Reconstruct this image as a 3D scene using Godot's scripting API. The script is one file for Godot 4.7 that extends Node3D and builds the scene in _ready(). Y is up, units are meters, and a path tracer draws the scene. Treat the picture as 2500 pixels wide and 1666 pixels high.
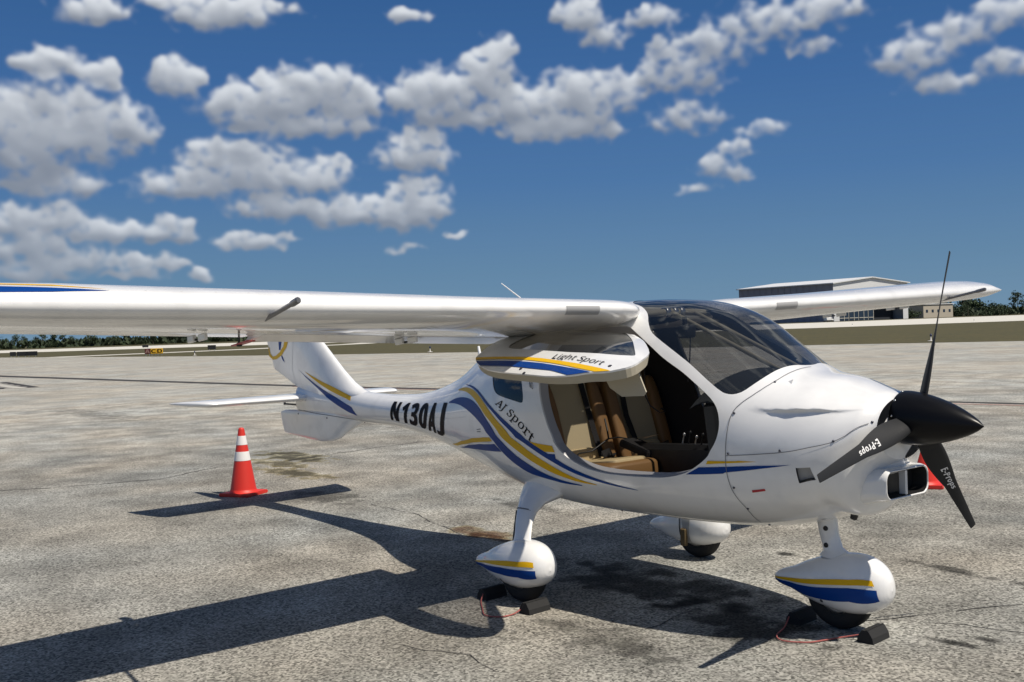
extends Node3D

# A white two-seat light airplane on a sunny airfield apron.
# Axes: x towards the airplane's nose, y up, z towards its right wing. Units are metres.

const CAM_AT := Vector3(4.8567, 1.6515, 4.8215)
const SUN_TO := Vector3(0.512, 0.843, -0.163)   # towards the sun
const OUTLINES := {
	"door_hole": [0.955, 0.371, 1.100, 0.335, 1.251, 0.291, 1.303, 0.254, 1.329, 0.208, 1.343, 0.135, 1.327, 0.057, 1.287, 0.005, 1.218, -0.055, 1.125, -0.124, 0.990, -0.165, 0.841, -0.171, 0.682, -0.178, 0.515, -0.177, 0.380, -0.154, 0.264, -0.109, 0.173, -0.059, 0.101, -0.001, 0.048, 0.035, -0.001, 0.096, -0.043, 0.170, -0.064, 0.242],
	"glass": [0.423, 0.829, 0.553, 0.770, 0.638, 0.709, 0.685, 0.663, 0.735, 0.587, 0.788, 0.525, 0.852, 0.489, 1.007, 0.430, 1.139, 0.396, 1.232, 0.370, 1.316, 0.346, 1.347, 0.349, 1.385, 0.370, 1.422, 0.421, 1.451, 0.516, 1.473, 0.629, 1.483, 0.743, 1.491, 0.839, 1.500, 0.907, 1.518, 0.963],
	"quarter_window": [-0.666, 0.336, -0.645, 0.302, -0.605, 0.236, -0.578, 0.205, -0.526, 0.183, -0.404, 0.158, -0.303, 0.139, -0.226, 0.130, -0.209, 0.137, -0.223, 0.186, -0.252, 0.246, -0.277, 0.290],
	"blue_a": [-1.144, 0.351, -1.005, 0.296, -0.873, 0.237, -0.764, 0.185, -0.655, 0.135, -0.541, 0.091, -0.422, 0.052, -0.291, 0.016, -0.169, -0.004, -0.050, -0.042, 0.079, -0.088, 0.192, -0.142, 0.310, -0.187, 0.424, -0.223, 0.587, -0.268, 0.797, -0.299, 0.636, -0.288, 0.471, -0.263, 0.300, -0.219, 0.183, -0.178, 0.071, -0.130, 0.005, -0.104, -0.098, -0.061, -0.211, -0.020, -0.335, 0.008, -0.470, 0.045, -0.583, 0.088, -0.703, 0.136, -0.819, 0.195, -0.945, 0.253, -1.102, 0.323],
	"yellow_a": [-1.291, 0.339, -1.236, 0.342, -1.125, 0.315, -0.991, 0.265, -0.862, 0.207, -0.742, 0.148, -0.638, 0.095, -0.519, 0.047, -0.380, 0.005, -0.254, -0.032, -0.140, -0.082, -0.035, -0.125, 0.061, -0.169, 0.170, -0.218, 0.285, -0.261, 0.470, -0.295, 0.275, -0.287, 0.154, -0.261, 0.041, -0.229, -0.054, -0.190, -0.155, -0.148, -0.264, -0.097, -0.386, -0.045, -0.493, 0.001, -0.614, 0.042, -0.721, 0.079, -0.845, 0.145, -0.968, 0.206, -1.102, 0.267, -1.221, 0.312],
	"blue_b": [-1.447, 0.230, -1.338, 0.250, -1.218, 0.239, -1.096, 0.215, -0.988, 0.184, -0.885, 0.147, -0.786, 0.103, -0.720, 0.068, -0.615, 0.024, -0.496, -0.025, -0.377, -0.095, -0.278, -0.149, -0.170, -0.196, -0.072, -0.241, 0.024, -0.272, 0.137, -0.300, 0.337, -0.319, 0.124, -0.328, 0.006, -0.310, -0.098, -0.298, -0.208, -0.284, -0.311, -0.239, -0.418, -0.175, -0.511, -0.105, -0.601, -0.037, -0.711, 0.008, -0.835, 0.045, -0.970, 0.088, -1.119, 0.140, -1.259, 0.184],
	"yellow_b": [-1.463, -0.407, -1.212, -0.220, -0.963, -0.105, -0.756, -0.051, -0.645, -0.032, -0.604, -0.059, -0.766, -0.096, -0.982, -0.164, -1.209, -0.272, -1.362, -0.379],
	"blue_c": [-1.306, -0.374, -1.079, -0.231, -0.844, -0.142, -0.576, -0.077, -0.488, -0.131, -0.669, -0.166, -0.876, -0.218, -1.109, -0.287],
	"yellow_c": [-0.138, -0.013, -0.048, -0.019, 0.088, -0.022, 0.111, -0.060, -0.002, -0.065, -0.059, -0.053],
	"blue_d": [-0.004, -0.078, 0.109, -0.073, 0.113, -0.125, 0.042, -0.100],
	"yellow_d": [1.274, -0.028, 1.439, -0.022, 1.449, -0.020, 1.549, -0.025, 1.376, -0.037, 1.264, -0.048],
	"blue_e": [1.218, -0.071, 1.437, -0.055, 1.547, -0.051, 1.719, -0.059, 1.560, -0.073, 1.371, -0.098, 1.360, -0.106, 1.130, -0.127],
	"cowl_line": [1.545, 0.978, 1.542, 0.764, 1.530, 0.611, 1.487, 0.449, 1.425, 0.314, 1.400, 0.240, 1.387, 0.117, 1.380, 0.002, 1.380, -0.081, 1.386, -0.214, 1.401, -0.321, 1.421, -0.437, 1.400, -0.660],
	"cowl_split": [1.380, 0.001, 1.533, 0.010, 1.679, 0.022, 1.811, 0.045, 1.931, 0.079, 2.000, 0.153],
	"screws": [1.412, 0.247, 1.395, 0.009, 1.666, 0.034, 1.905, 0.079, 2.034, 0.200, 1.530, 0.611, 1.402, -0.217, 1.421, -0.433, 1.394, -0.764],
	"red_mark": [1.496, -0.242, 1.565, -0.236, 1.567, -0.256, 1.495, -0.265],
	"scoop": [1.579, 0.665, 1.608, 0.688, 1.607, 0.642],
	"outlet": [1.737, -0.091, 1.801, -0.108, 1.815, -0.229, 1.739, -0.231],
	"reg": [-2.477, -0.288, -1.520, -0.305, -1.446, 0.231, -2.464, 0.440],
	"aj": [-0.576, 0.123, -0.139, -0.021, -0.074, 0.008, -0.495, 0.158],
	"vent": [-0.852, -0.001, -0.784, 0.005, -0.785, -0.007, -0.852, -0.017],
	"joint": [-2.127, 0.011, -1.449, 0.097, -0.970, 0.083],
	"bump": [1.516, 0.312, 1.619, 0.367, 1.775, 0.406, 1.904, 0.399, 1.973, 0.410, 1.792, 0.314],
	"door_window": [1.320, 0.164, 1.164, 0.077, 0.934, 0.040, 0.692, 0.029, 0.451, 0.026, 0.333, 0.032, 0.245, 0.053, 0.311, 0.106, 0.453, 0.160, 0.609, 0.256],
	"door_yellow": [0.137, -0.030, 0.379, -0.017, 0.611, -0.007, 0.763, -0.006, 0.988, -0.010, 1.153, -0.008, 1.277, -0.003, 1.241, -0.034, 1.100, -0.048, 0.882, -0.037, 0.653, -0.035, 0.418, -0.043, 0.178, -0.060],
	"door_blue": [0.194, -0.076, 0.443, -0.062, 0.637, -0.053, 0.826, -0.051, 1.044, -0.059, 1.228, -0.047, 1.139, -0.105, 0.957, -0.110, 0.783, -0.115, 0.635, -0.115, 0.430, -0.124, 0.267, -0.125],
	"light_sport": [0.848, -0.007, 1.233, 0.001, 1.206, 0.039, 0.802, 0.019],
	"door_lock": [0.716, -0.133],
	"tail_yellow": [-4.079, 1.316, -3.955, 1.282, -3.714, 1.222, -3.502, 1.177, -3.301, 1.127, -3.203, 1.103, -3.189, 1.064, -3.367, 1.098, -3.575, 1.144, -3.749, 1.193, -3.943, 1.260],
	"tail_blue": [-4.227, 1.343, -4.089, 1.279, -3.877, 1.201, -3.655, 1.132, -3.433, 1.076, -3.156, 1.012, -3.077, 0.938, -3.217, 0.962, -3.422, 1.015, -3.662, 1.082, -3.855, 1.169, -4.061, 1.258],
	"rudder_yellow": [-4.947, 1.545, -4.937, 1.459, -4.858, 1.425, -4.748, 1.429, -4.595, 1.471, -4.464, 1.546, -4.399, 1.624, -4.404, 1.668, -4.503, 1.670, -4.489, 1.625, -4.537, 1.558, -4.649, 1.498, -4.761, 1.464, -4.850, 1.456, -4.907, 1.490, -4.932, 1.560],
	"rudder_blue": [-4.675, 1.703, -4.652, 1.627, -4.654, 1.521, -4.623, 1.521, -4.564, 1.626, -4.553, 1.701],
	"rudder_blue_tip": [-4.612, 1.466, -4.584, 1.464, -4.528, 1.395, -4.582, 1.422],
	"hinge_line": [-4.365, 1.161, -4.351, 1.267, -4.358, 1.364, -4.335, 1.446, -4.296, 1.623],
	"ventral_line": [-4.345, 0.937, -3.943, 0.922, -3.611, 0.913, -3.138, 0.894],
	"vscrews": [-4.294, 0.901, -3.685, 0.888, -3.114, 0.872],
	"stabfairing": [-4.248, 1.114, -4.121, 1.096, -4.198, 1.065],
}
const CLOUD_PUFFS := [
	[-73.27, 10.71, 3.12, 2.11, -75.30, 10.00, 2.21, 2.30, -71.10, 10.79, 1.80, 1.72, -75.93, 11.43, 0.98, 1.45],
	[-74.38, 8.11, 2.45, 0.96, -74.16, 13.81, 1.52, 0.93, -71.73, 13.43, 1.05, 0.94, -68.12, 13.38, 1.36, 1.18],
	[-63.74, 12.07, 3.09, 1.37, -60.49, 12.99, 2.69, 1.44, -61.71, 11.30, 4.19, 0.94, -58.42, 12.31, 1.18, 1.01],
	[-62.78, 13.41, 1.38, 0.77, -65.19, 9.48, 2.95, 1.08, -67.46, 8.00, 2.78, 0.94, -63.42, 8.46, 3.92, 1.25],
	[-60.17, 9.25, 1.05, 0.64, -63.02, 6.86, 2.76, 0.83, -59.33, 6.58, 2.59, 0.98, -56.28, 6.52, 2.19, 1.29],
	[-55.63, 7.91, 1.66, 0.58, -56.22, 4.63, 0.90, 0.33, -55.70, 9.42, 2.09, 0.92, -55.30, 10.45, 1.31, 0.69],
	[-54.39, 12.61, 2.57, 1.57, -51.74, 13.34, 1.86, 1.48, -50.97, 14.88, 1.10, 0.89, -49.87, 12.03, 1.91, 1.25],
	[-53.24, 11.56, 2.86, 0.80, -46.29, 12.22, 3.07, 1.49, -47.29, 10.89, 2.85, 1.03, -45.16, 10.56, 1.37, 0.69],
	[-49.44, 10.75, 1.91, 0.64, -41.07, 13.26, 2.03, 1.28, -39.18, 14.44, 2.50, 1.26, -36.41, 15.38, 3.09, 1.23],
	[-33.74, 15.74, 2.58, 1.00, -41.50, 14.40, 1.39, 0.99, -34.23, 13.98, 1.31, 0.47, -43.66, 12.75, 1.87, 0.67],
	[-39.70, 12.71, 1.37, 0.66, -46.37, 16.46, 1.37, 1.04, -45.22, 15.41, 1.37, 0.74, -42.37, 16.21, 1.54, 0.73],
	[-40.68, 10.87, 1.96, 0.90, -36.92, 10.11, 1.23, 0.45, -38.32, 9.12, 1.25, 0.54, -39.38, 8.28, 1.33, 0.64],
	[-40.34, 7.25, 1.15, 0.37, -38.25, 7.75, 0.91, 0.41, -29.12, 12.98, 2.16, 1.17, -27.26, 13.79, 2.37, 1.02],
	[-25.26, 14.32, 2.10, 0.96, -24.93, 12.03, 1.53, 0.82, -27.73, 11.55, 2.00, 0.59, -29.76, 12.53, 1.24, 0.59],
	[-72.02, 16.52, 1.67, 0.85, -65.80, 16.67, 2.47, 0.97, -64.44, 17.14, 2.96, 0.53, -67.98, 17.19, 1.75, 0.41],
	[-55.66, 16.84, 1.23, 0.43, -74.85, 6.06, 3.05, 0.99, -71.61, 5.53, 1.86, 0.71, -68.84, 5.75, 1.48, 0.81],
	[-75.49, 4.87, 2.61, 0.78, -73.71, 4.22, 3.10, 0.61, -69.97, 4.19, 1.90, 0.45, -68.47, 4.06, 0.83, 0.45],
	[-67.30, 3.35, 0.66, 0.37, -75.53, 3.58, 2.82, 0.52, -70.63, 3.52, 1.71, 0.36, -64.67, 5.15, 1.81, 0.53],
	[-62.85, 5.35, 0.92, 0.32, -53.46, 5.26, 0.72, 0.28],
]
const STATIONS := [
	[-4.34, 0.925, 1.155, 1.04, 0.035, 2, 2],
	[-3.8, 0.895, 1.155, 1.03, 0.07, 2, 2],
	[-3.2, 0.875, 1.152, 1.01, 0.105, 2, 2],
	[-2.87, 0.868, 1.135, 1, 0.125, 2, 2],
	[-2.46, 0.855, 1.135, 0.995, 0.152, 2, 2],
	[-2.1, 0.815, 1.162, 0.99, 0.185, 2.05, 2.05],
	[-1.78, 0.765, 1.23, 0.985, 0.235, 2.1, 2.1],
	[-1.43, 0.695, 1.35, 0.98, 0.315, 2.15, 2.15],
	[-1.18, 0.645, 1.48, 0.975, 0.385, 2.2, 2.2],
	[-0.92, 0.6, 1.6, 0.97, 0.46, 2.25, 2.3],
	[-0.58, 0.535, 1.7, 0.96, 0.55, 2.3, 2.4],
	[-0.2, 0.495, 1.76, 0.96, 0.605, 2.4, 2.5],
	[0.23, 0.485, 1.8, 0.96, 0.625, 2.45, 2.55],
	[0.6, 0.49, 1.8, 0.96, 0.628, 2.45, 2.6],
	[0.87, 0.495, 1.77, 0.96, 0.62, 2.45, 2.55],
	[1.06, 0.5, 1.705, 0.96, 0.608, 2.4, 2.5],
	[1.29, 0.515, 1.545, 0.955, 0.58, 2.35, 2.4],
	[1.45, 0.535, 1.435, 0.955, 0.55, 2.3, 2.35],
	[1.57, 0.56, 1.383, 0.96, 0.52, 2.3, 2.3],
	[1.78, 0.63, 1.34, 0.98, 0.45, 2.2, 2.2],
	[1.95, 0.725, 1.285, 1.03, 0.355, 2.1, 2.1],
	[1.99, 0.86, 1.272, 1.06, 0.32, 2.1, 2.1],
	[2.05, 0.93, 1.245, 1.09, 0.235, 2, 2],
]

var M := {}
var section_cache := {}
var used := {}


func _ready() -> void:
	# camera
	var cam := Camera3D.new()
	cam.name = "camera"
	add_child(cam)
	cam.transform = Transform3D(Basis(Vector3(0.63409987, -0.03446935, -0.7724825), Vector3(0.01300472, 0.99934004, -0.03391702), Vector3(0.77314179, 0.01146087, 0.63412966)), CAM_AT)
	cam.fov = 36.305
	cam.near = 0.05
	cam.far = 5000.0
	cam.current = true
	# sky
	var sky_mat := PanoramaSkyMaterial.new()
	sky_mat.panorama = make_sky()
	sky_mat.energy_multiplier = 0.92
	var sky := Sky.new()
	sky.sky_material = sky_mat
	var env := Environment.new()
	env.background_mode = Environment.BG_SKY
	env.sky = sky
	env.tonemap_mode = Environment.TONE_MAPPER_LINEAR
	env.tonemap_exposure = 1.0
	env.sdfgi_enabled = true
	env.ssao_enabled = true
	env.ssil_enabled = true
	var we := WorldEnvironment.new()
	we.name = "environment"
	we.environment = env
	add_child(we)
	# sun
	var sun := DirectionalLight3D.new()
	sun.name = "sun"
	add_child(sun)
	sun.look_at_from_position(SUN_TO * 50.0, Vector3.ZERO, Vector3.BACK)
	sun.light_energy = 1.6
	sun.light_color = Color(1.0, 0.965, 0.91)
	sun.light_angular_distance = 0.5
	sun.shadow_enabled = true

	make_materials()
	build_ground()
	build_hangar()
	build_trees()
	build_airplane()
	build_things()


func make_materials() -> void:
	M.white = paint(1, 1, 1, 0.24, 0.0, 0.8)
	M.white.albedo_texture = wear_texture()
	M.white.uv1_triplanar = true
	M.white.uv1_scale = Vector3(0.55, 0.55, 0.55)
	M.blue = paint(0.003, 0.045, 0.23, 0.35)
	M.blue.metallic_specular = 0.25
	M.yellow = paint(0.74, 0.43, 0.006, 0.35)
	M.yellow.metallic_specular = 0.3
	M.ink = paint(0.005, 0.005, 0.009, 0.4)
	M.ink.metallic_specular = 0.15
	M.red = paint(0.42, 0.02, 0.03, 0.35)
	M.seam = paint(0.16, 0.16, 0.17, 0.6)
	M.faint_seam = paint(0.50, 0.50, 0.50, 0.4)
	M.grey_paint = paint(0.36, 0.36, 0.36, 0.4)
	M.jamb = paint(0.42, 0.42, 0.44, 0.5)
	M.screw = paint(0.10, 0.10, 0.12, 0.3, 0.8)
	M.steel = paint(0.55, 0.55, 0.55, 0.3, 0.9)
	M.brass = paint(0.14, 0.10, 0.05, 0.5, 0.5)
	M.probe = paint(0.20, 0.20, 0.21, 0.35, 0.5)
	M.lining = paint(0.018, 0.018, 0.022, 0.8)
	M.beige_trim = paint(0.42, 0.38, 0.29, 0.6)
	M.black = paint(0.012, 0.012, 0.013, 0.45)
	M.glare = paint(0.016, 0.019, 0.022, 0.8)
	M.gauge = paint(0.02, 0.02, 0.02, 0.15)
	M.rubber = paint(0.012, 0.012, 0.012, 0.8)
	M.carbon_tube = paint(0.36, 0.33, 0.24, 0.35)
	M.black_cloth = paint(0.012, 0.011, 0.012, 0.9)
	M.paper = paint(0.65, 0.55, 0.50, 0.6)
	M.spinner = paint(0.006, 0.006, 0.007, 0.30)
	M.spinner.metallic_specular = 0.3
	M.blade = paint(0.022, 0.023, 0.025, 0.5)
	M.blade.metallic_specular = 0.3
	M.white_print = paint(0.75, 0.75, 0.75, 0.5)
	M.tinted = pane(0.012, 0.016, 0.022, 0.52)
	M.dark_glass = pane(0.008, 0.011, 0.015, 0.80)
	M.orange_lens = paint(0.75, 0.25, 0.10, 0.2)
	M.green_lens = paint(0.05, 0.35, 0.18, 0.2)
	M.tan_leather = leather(0.24, 0.128, 0.045, 0.55)
	M.beige_leather = leather(0.64, 0.50, 0.28, 0.55)
	M.beige_cloth = leather(0.48, 0.40, 0.25, 0.9)
	M.cone_red = paint(0.62, 0.030, 0.018, 0.5)
	M.band = paint(0.78, 0.76, 0.74, 0.4)
	M.rope = paint(0.36, 0.10, 0.09, 0.85)
	M.tar = paint(0.035, 0.032, 0.030, 0.85)
	M.faded_red = paint(0.34, 0.20, 0.17, 0.85)
	M.sign_red = paint(0.10, 0.022, 0.018, 0.5)
	M.sign_yellow = paint(0.72, 0.42, 0.02, 0.5)
	M.dark_lens = paint(0.03, 0.04, 0.10, 0.2)
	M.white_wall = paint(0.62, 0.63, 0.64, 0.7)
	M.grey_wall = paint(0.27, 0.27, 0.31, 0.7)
	M.beige_wall = paint(0.42, 0.38, 0.31, 0.8)
	M.roof = paint(0.66, 0.67, 0.68, 0.5)
	M.dark_bay = paint(0.02, 0.025, 0.035, 0.9)
	M.blue_glass = paint(0.02, 0.035, 0.06, 0.15)
	M.bark = paint(0.10, 0.085, 0.07, 0.9)
	var leaf := paint(1, 1, 1, 0.8)
	leaf.vertex_color_use_as_albedo = true
	leaf.backlight_enabled = true
	leaf.backlight = Color(0.25, 0.3, 0.1)
	M.leaf = leaf
	var grain := grain_texture(1024, 0.16, 61, 0.25, 1.0, 0.55)
	for near in [false, true]:
		var apron := paint(1, 1, 1, 0.9)
		apron.metallic_specular = 0.25
		apron.albedo_texture = apron_texture(1536 if near else 1024, near)
		apron.detail_enabled = true
		apron.detail_blend_mode = BaseMaterial3D.BLEND_MODE_MUL
		apron.detail_uv_layer = BaseMaterial3D.DETAIL_UV_2
		apron.detail_albedo = grain
		if near:
			M.worn = apron
		else:
			M.apron = apron
	var pale := paint(0.58, 0.56, 0.50, 0.85)
	M.pale = pale
	var grass := paint(1, 1, 1, 0.95)
	grass.albedo_texture = grass_texture(512)
	M.grass = grass


# white paint with the faintest grime
func wear_texture() -> ImageTexture:
	var a := noise_of(FastNoiseLite.TYPE_SIMPLEX, 0.012, 91, 5).get_seamless_image(512, 512)
	a.convert(Image.FORMAT_L8)
	var d := a.get_data()
	var out := PackedByteArray()
	out.resize(512 * 512 * 3)
	for k in 512 * 512:
		var v := 0.92 - 0.035 * smoothstep(0.45, 0.85, d[k] / 255.0)
		out[3 * k] = int(v * 255.0)
		out[3 * k + 1] = int(v * 255.0)
		out[3 * k + 2] = int((v - 0.004) * 255.0)
	return ImageTexture.create_from_image(Image.create_from_data(512, 512, false, Image.FORMAT_RGB8, out))


func leather(r: float, g: float, b: float, rough: float) -> StandardMaterial3D:
	var m := paint(r, g, b, rough)
	if not M.has("hide"):
		var n := NoiseTexture2D.new()
		var f := noise_of(FastNoiseLite.TYPE_CELLULAR, 0.06, 71, 2)
		n.noise = f
		n.seamless = true
		n.width = 256
		n.height = 256
		n.as_normal_map = true
		n.bump_strength = 3.0
		M.hide = n
	m.normal_enabled = true
	m.normal_texture = M.hide
	m.normal_scale = 0.35
	m.uv1_triplanar = true
	m.uv1_scale = Vector3(9, 9, 9)
	return m


# ---------------------------------------------------------------- helpers: nodes
func numbered(called: String) -> String:
	var n: int = used.get(called, 0)
	used[called] = n + 1
	return called if n == 0 else "%s_%03d" % [called, n]


func tag(o: Node, label: String, category := "", group := "", kind := "") -> Node:
	o.set_meta("label", label)
	if category:
		o.set_meta("category", category)
	if group:
		o.set_meta("group", group)
	if kind:
		o.set_meta("kind", kind)
	return o


func thing(called: String, label: String, category: String, at := Vector3.ZERO, turn := 0.0, group := "") -> Node3D:
	var o := Node3D.new()
	o.name = numbered(called)
	add_child(o)
	o.position = at
	o.rotation.y = turn
	tag(o, label, category, group)
	return o


func put(called: String, mb: MB, material: Material, parent: Node) -> MeshInstance3D:
	var o := MeshInstance3D.new()
	o.mesh = mb.mesh()
	o.material_override = material
	if parent == self:
		o.name = numbered(called)
		add_child(o)
	else:
		o.name = called
		var k := 0
		while parent.has_node(NodePath(String(o.name))):
			k += 1
			o.name = "%s_%03d" % [called, k]
		parent.add_child(o, true)
	return o


func lin(r: float, g: float, b: float, a := 1.0) -> Color:
	var c := Color(r, g, b).linear_to_srgb()
	c.a = a
	return c


func paint(r: float, g: float, b: float, rough := 0.5, metal := 0.0, coat := 0.0) -> StandardMaterial3D:
	var m := StandardMaterial3D.new()
	m.albedo_color = lin(r, g, b)
	m.roughness = rough
	m.metallic = metal
	if coat > 0.0:
		m.clearcoat_enabled = true
		m.clearcoat = coat
		m.clearcoat_roughness = 0.04
	return m


func pane(r: float, g: float, b: float, a: float) -> StandardMaterial3D:
	var m := StandardMaterial3D.new()
	m.albedo_color = lin(r, g, b, a)
	m.transparency = BaseMaterial3D.TRANSPARENCY_ALPHA
	m.roughness = 0.03
	return m


# ---------------------------------------------------------------- helpers: meshes
class MB:
	var v := PackedVector3Array()
	var n := PackedVector3Array()
	var c := PackedColorArray()
	var uv := PackedVector2Array()
	var uv2 := PackedVector2Array()
	var ix := PackedInt32Array()
	var tint := Color(-1, 0, 0)

	func vert(p: Vector3, nn: Vector3) -> int:
		v.append(p)
		n.append(nn)
		if tint.r >= 0.0:
			c.append(tint)
		return v.size() - 1

	# a triangle whose outside is where nn points
	func tri(a: Vector3, b: Vector3, d: Vector3, na := Vector3.ZERO, nb := Vector3.ZERO, nd := Vector3.ZERO) -> void:
		var f := (b - a).cross(d - a)
		if f.length_squared() < 1e-18:
			return
		if na == Vector3.ZERO:
			na = f.normalized()
			nb = na
			nd = na
		var i := vert(a, na)
		vert(b, nb)
		vert(d, nd)
		if f.dot(na + nb + nd) >= 0.0:
			ix.append_array([i, i + 2, i + 1])
		else:
			ix.append_array([i, i + 1, i + 2])

	func quad(a: Vector3, b: Vector3, d: Vector3, e: Vector3) -> void:
		tri(a, b, d)
		tri(a, d, e)

	func box(center: Vector3, size: Vector3, basis := Basis(), bevel := 0.0) -> void:
		var h := size * 0.5
		if bevel <= 0.0:
			for s in [-1.0, 1.0]:
				for ax in 3:
					var o := Vector3.ZERO
					o[ax] = h[ax] * s
					var p := Vector3.ZERO
					p[(ax + 1) % 3] = h[(ax + 1) % 3]
					var q := Vector3.ZERO
					q[(ax + 2) % 3] = h[(ax + 2) % 3] * s
					quad(center + basis * (o - p - q), center + basis * (o + p - q), center + basis * (o + p + q), center + basis * (o - p + q))
			return
		var hb := h - Vector3.ONE * bevel
		for s in [-1.0, 1.0]:
			for ax in 3:
				var a1: int = (ax + 1) % 3
				var a2: int = (ax + 2) % 3
				var o := Vector3.ZERO
				o[ax] = h[ax] * s
				var p := Vector3.ZERO
				p[a1] = hb[a1]
				var q := Vector3.ZERO
				q[a2] = hb[a2] * s
				quad(center + basis * (o - p - q), center + basis * (o + p - q), center + basis * (o + p + q), center + basis * (o - p + q))
				for t in [-1.0, 1.0]:   # the chamfer between face ax,s and face a1,t
					var e1 := Vector3.ZERO
					e1[ax] = h[ax] * s
					e1[a1] = hb[a1] * t
					var e2 := Vector3.ZERO
					e2[ax] = hb[ax] * s
					e2[a1] = h[a1] * t
					var w := Vector3.ZERO
					w[a2] = hb[a2]
					var nn: Vector3 = basis * (e1 + e2).normalized()
					tri(center + basis * (e1 - w), center + basis * (e2 - w), center + basis * (e2 + w), nn, nn, nn)
					tri(center + basis * (e1 - w), center + basis * (e2 + w), center + basis * (e1 + w), nn, nn, nn)
		for sx in [-1.0, 1.0]:
			for sy in [-1.0, 1.0]:
				for sz in [-1.0, 1.0]:
					var nn: Vector3 = basis * Vector3(sx, sy, sz).normalized()
					tri(center + basis * Vector3(h.x * sx, hb.y * sy, hb.z * sz), center + basis * Vector3(hb.x * sx, h.y * sy, hb.z * sz), center + basis * Vector3(hb.x * sx, hb.y * sy, h.z * sz), nn, nn, nn)

	# rows of points, smooth; outside is (next in row) x (next row) turned by flip
	func grid(rows: Array, wrap := false, flip := false) -> void:
		var base := v.size()
		var w: int = rows[0].size()
		var acc := PackedVector3Array()
		acc.resize(w * rows.size())
		var idx := PackedInt32Array()
		for r in rows.size() - 1:
			for k in (w if wrap else w - 1):
				var k2 := (k + 1) % w
				var a := r * w + k
				var b := r * w + k2
				var d := (r + 1) * w + k2
				var e := (r + 1) * w + k
				for t in [[a, b, d], [a, d, e]]:
					var pa: Vector3 = rows[t[0] / w][t[0] % w]
					var pb: Vector3 = rows[t[1] / w][t[1] % w]
					var pd: Vector3 = rows[t[2] / w][t[2] % w]
					var f := (pb - pa).cross(pd - pa)
					if f.length_squared() < 1e-20:
						continue
					if flip:
						f = -f
					acc[t[0]] += f
					acc[t[1]] += f
					acc[t[2]] += f
					if flip:
						idx.append_array([base + t[0], base + t[1], base + t[2]])
					else:
						idx.append_array([base + t[0], base + t[2], base + t[1]])
		# turn the shell so that it faces away from its middle
		var mid := Vector3.ZERO
		for r in rows.size():
			for k in w:
				mid += rows[r][k]
		mid /= float(w * rows.size())
		var faces := 0.0
		for r in rows.size():
			for k in w:
				faces += acc[r * w + k].dot((rows[r][k] as Vector3) - mid)
		if faces < 0.0:
			for k in acc.size():
				acc[k] = -acc[k]
			for k in idx.size() / 3:
				var swap := idx[3 * k + 1]
				idx[3 * k + 1] = idx[3 * k + 2]
				idx[3 * k + 2] = swap
		for r in rows.size():
			for k in w:
				vert(rows[r][k], acc[r * w + k].normalized() if acc[r * w + k].length_squared() > 0.0 else Vector3.UP)
		ix.append_array(idx)

	func fan(points: PackedVector3Array, toward: Vector3) -> void:
		var mid := Vector3.ZERO
		for p in points:
			mid += p
		mid /= points.size()
		for k in points.size():
			tri(mid, points[k], points[(k + 1) % points.size()], toward, toward, toward)

	# a round bar along points, its radius given at each
	func tube(points: Array, radii: Array, sides := 8, flat := 1.0, up := Vector3.UP, capped := true) -> void:
		var rows := []
		for i in points.size():
			var p: Vector3 = points[i]
			var d: Vector3 = ((points[mini(i + 1, points.size() - 1)] as Vector3) - (points[maxi(i - 1, 0)] as Vector3)).normalized()
			var x := d.cross(up)
			if x.length_squared() < 1e-6:
				x = d.cross(Vector3.RIGHT)
			x = x.normalized()
			var y := x.cross(d).normalized()
			var row := PackedVector3Array()
			var r: float = radii[mini(i, radii.size() - 1)]
			for k in sides:
				var a := TAU * k / sides
				row.append(p + x * cos(a) * r + y * sin(a) * r * flat)
			rows.append(row)
		grid(rows, true, false)
		if capped:
			fan(rows[0], ((points[0] as Vector3) - (points[1] as Vector3)).normalized())
			fan(rows[-1], ((points[-1] as Vector3) - (points[-2] as Vector3)).normalized())

	# radii along an axis: points are Vector2(along, radius)
	func lathe(at: Vector3, axis: Vector3, profile: Array, sides := 32) -> void:
		var x := axis.cross(Vector3.UP if absf(axis.y) < 0.9 else Vector3.RIGHT).normalized()
		var y := x.cross(axis).normalized()
		var rows := []
		for q in profile:
			var row := PackedVector3Array()
			for k in sides:
				var a := TAU * k / sides
				row.append(at + axis * q.x + (x * cos(a) + y * sin(a)) * q.y)
			rows.append(row)
		grid(rows, true, false)

	# a rounded cushion: a superellipsoid of this size
	func cushion(center: Vector3, size: Vector3, basis := Basis(), power := 0.35, nu := 24, nv := 14) -> void:
		var rows := []
		for j in nv + 1:
			var b := -PI / 2 + PI * j / nv
			var row := PackedVector3Array()
			for i in nu:
				var a := TAU * i / nu
				var cb := pow(maxf(cos(b), 0.0), power)
				var p := Vector3(cb * signf(cos(a)) * pow(absf(cos(a)), power), signf(sin(b)) * pow(absf(sin(b)), power), cb * signf(sin(a)) * pow(absf(sin(a)), power))
				row.append(center + basis * (p * size * 0.5))
			rows.append(row)
		grid(rows, true, true)

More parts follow.
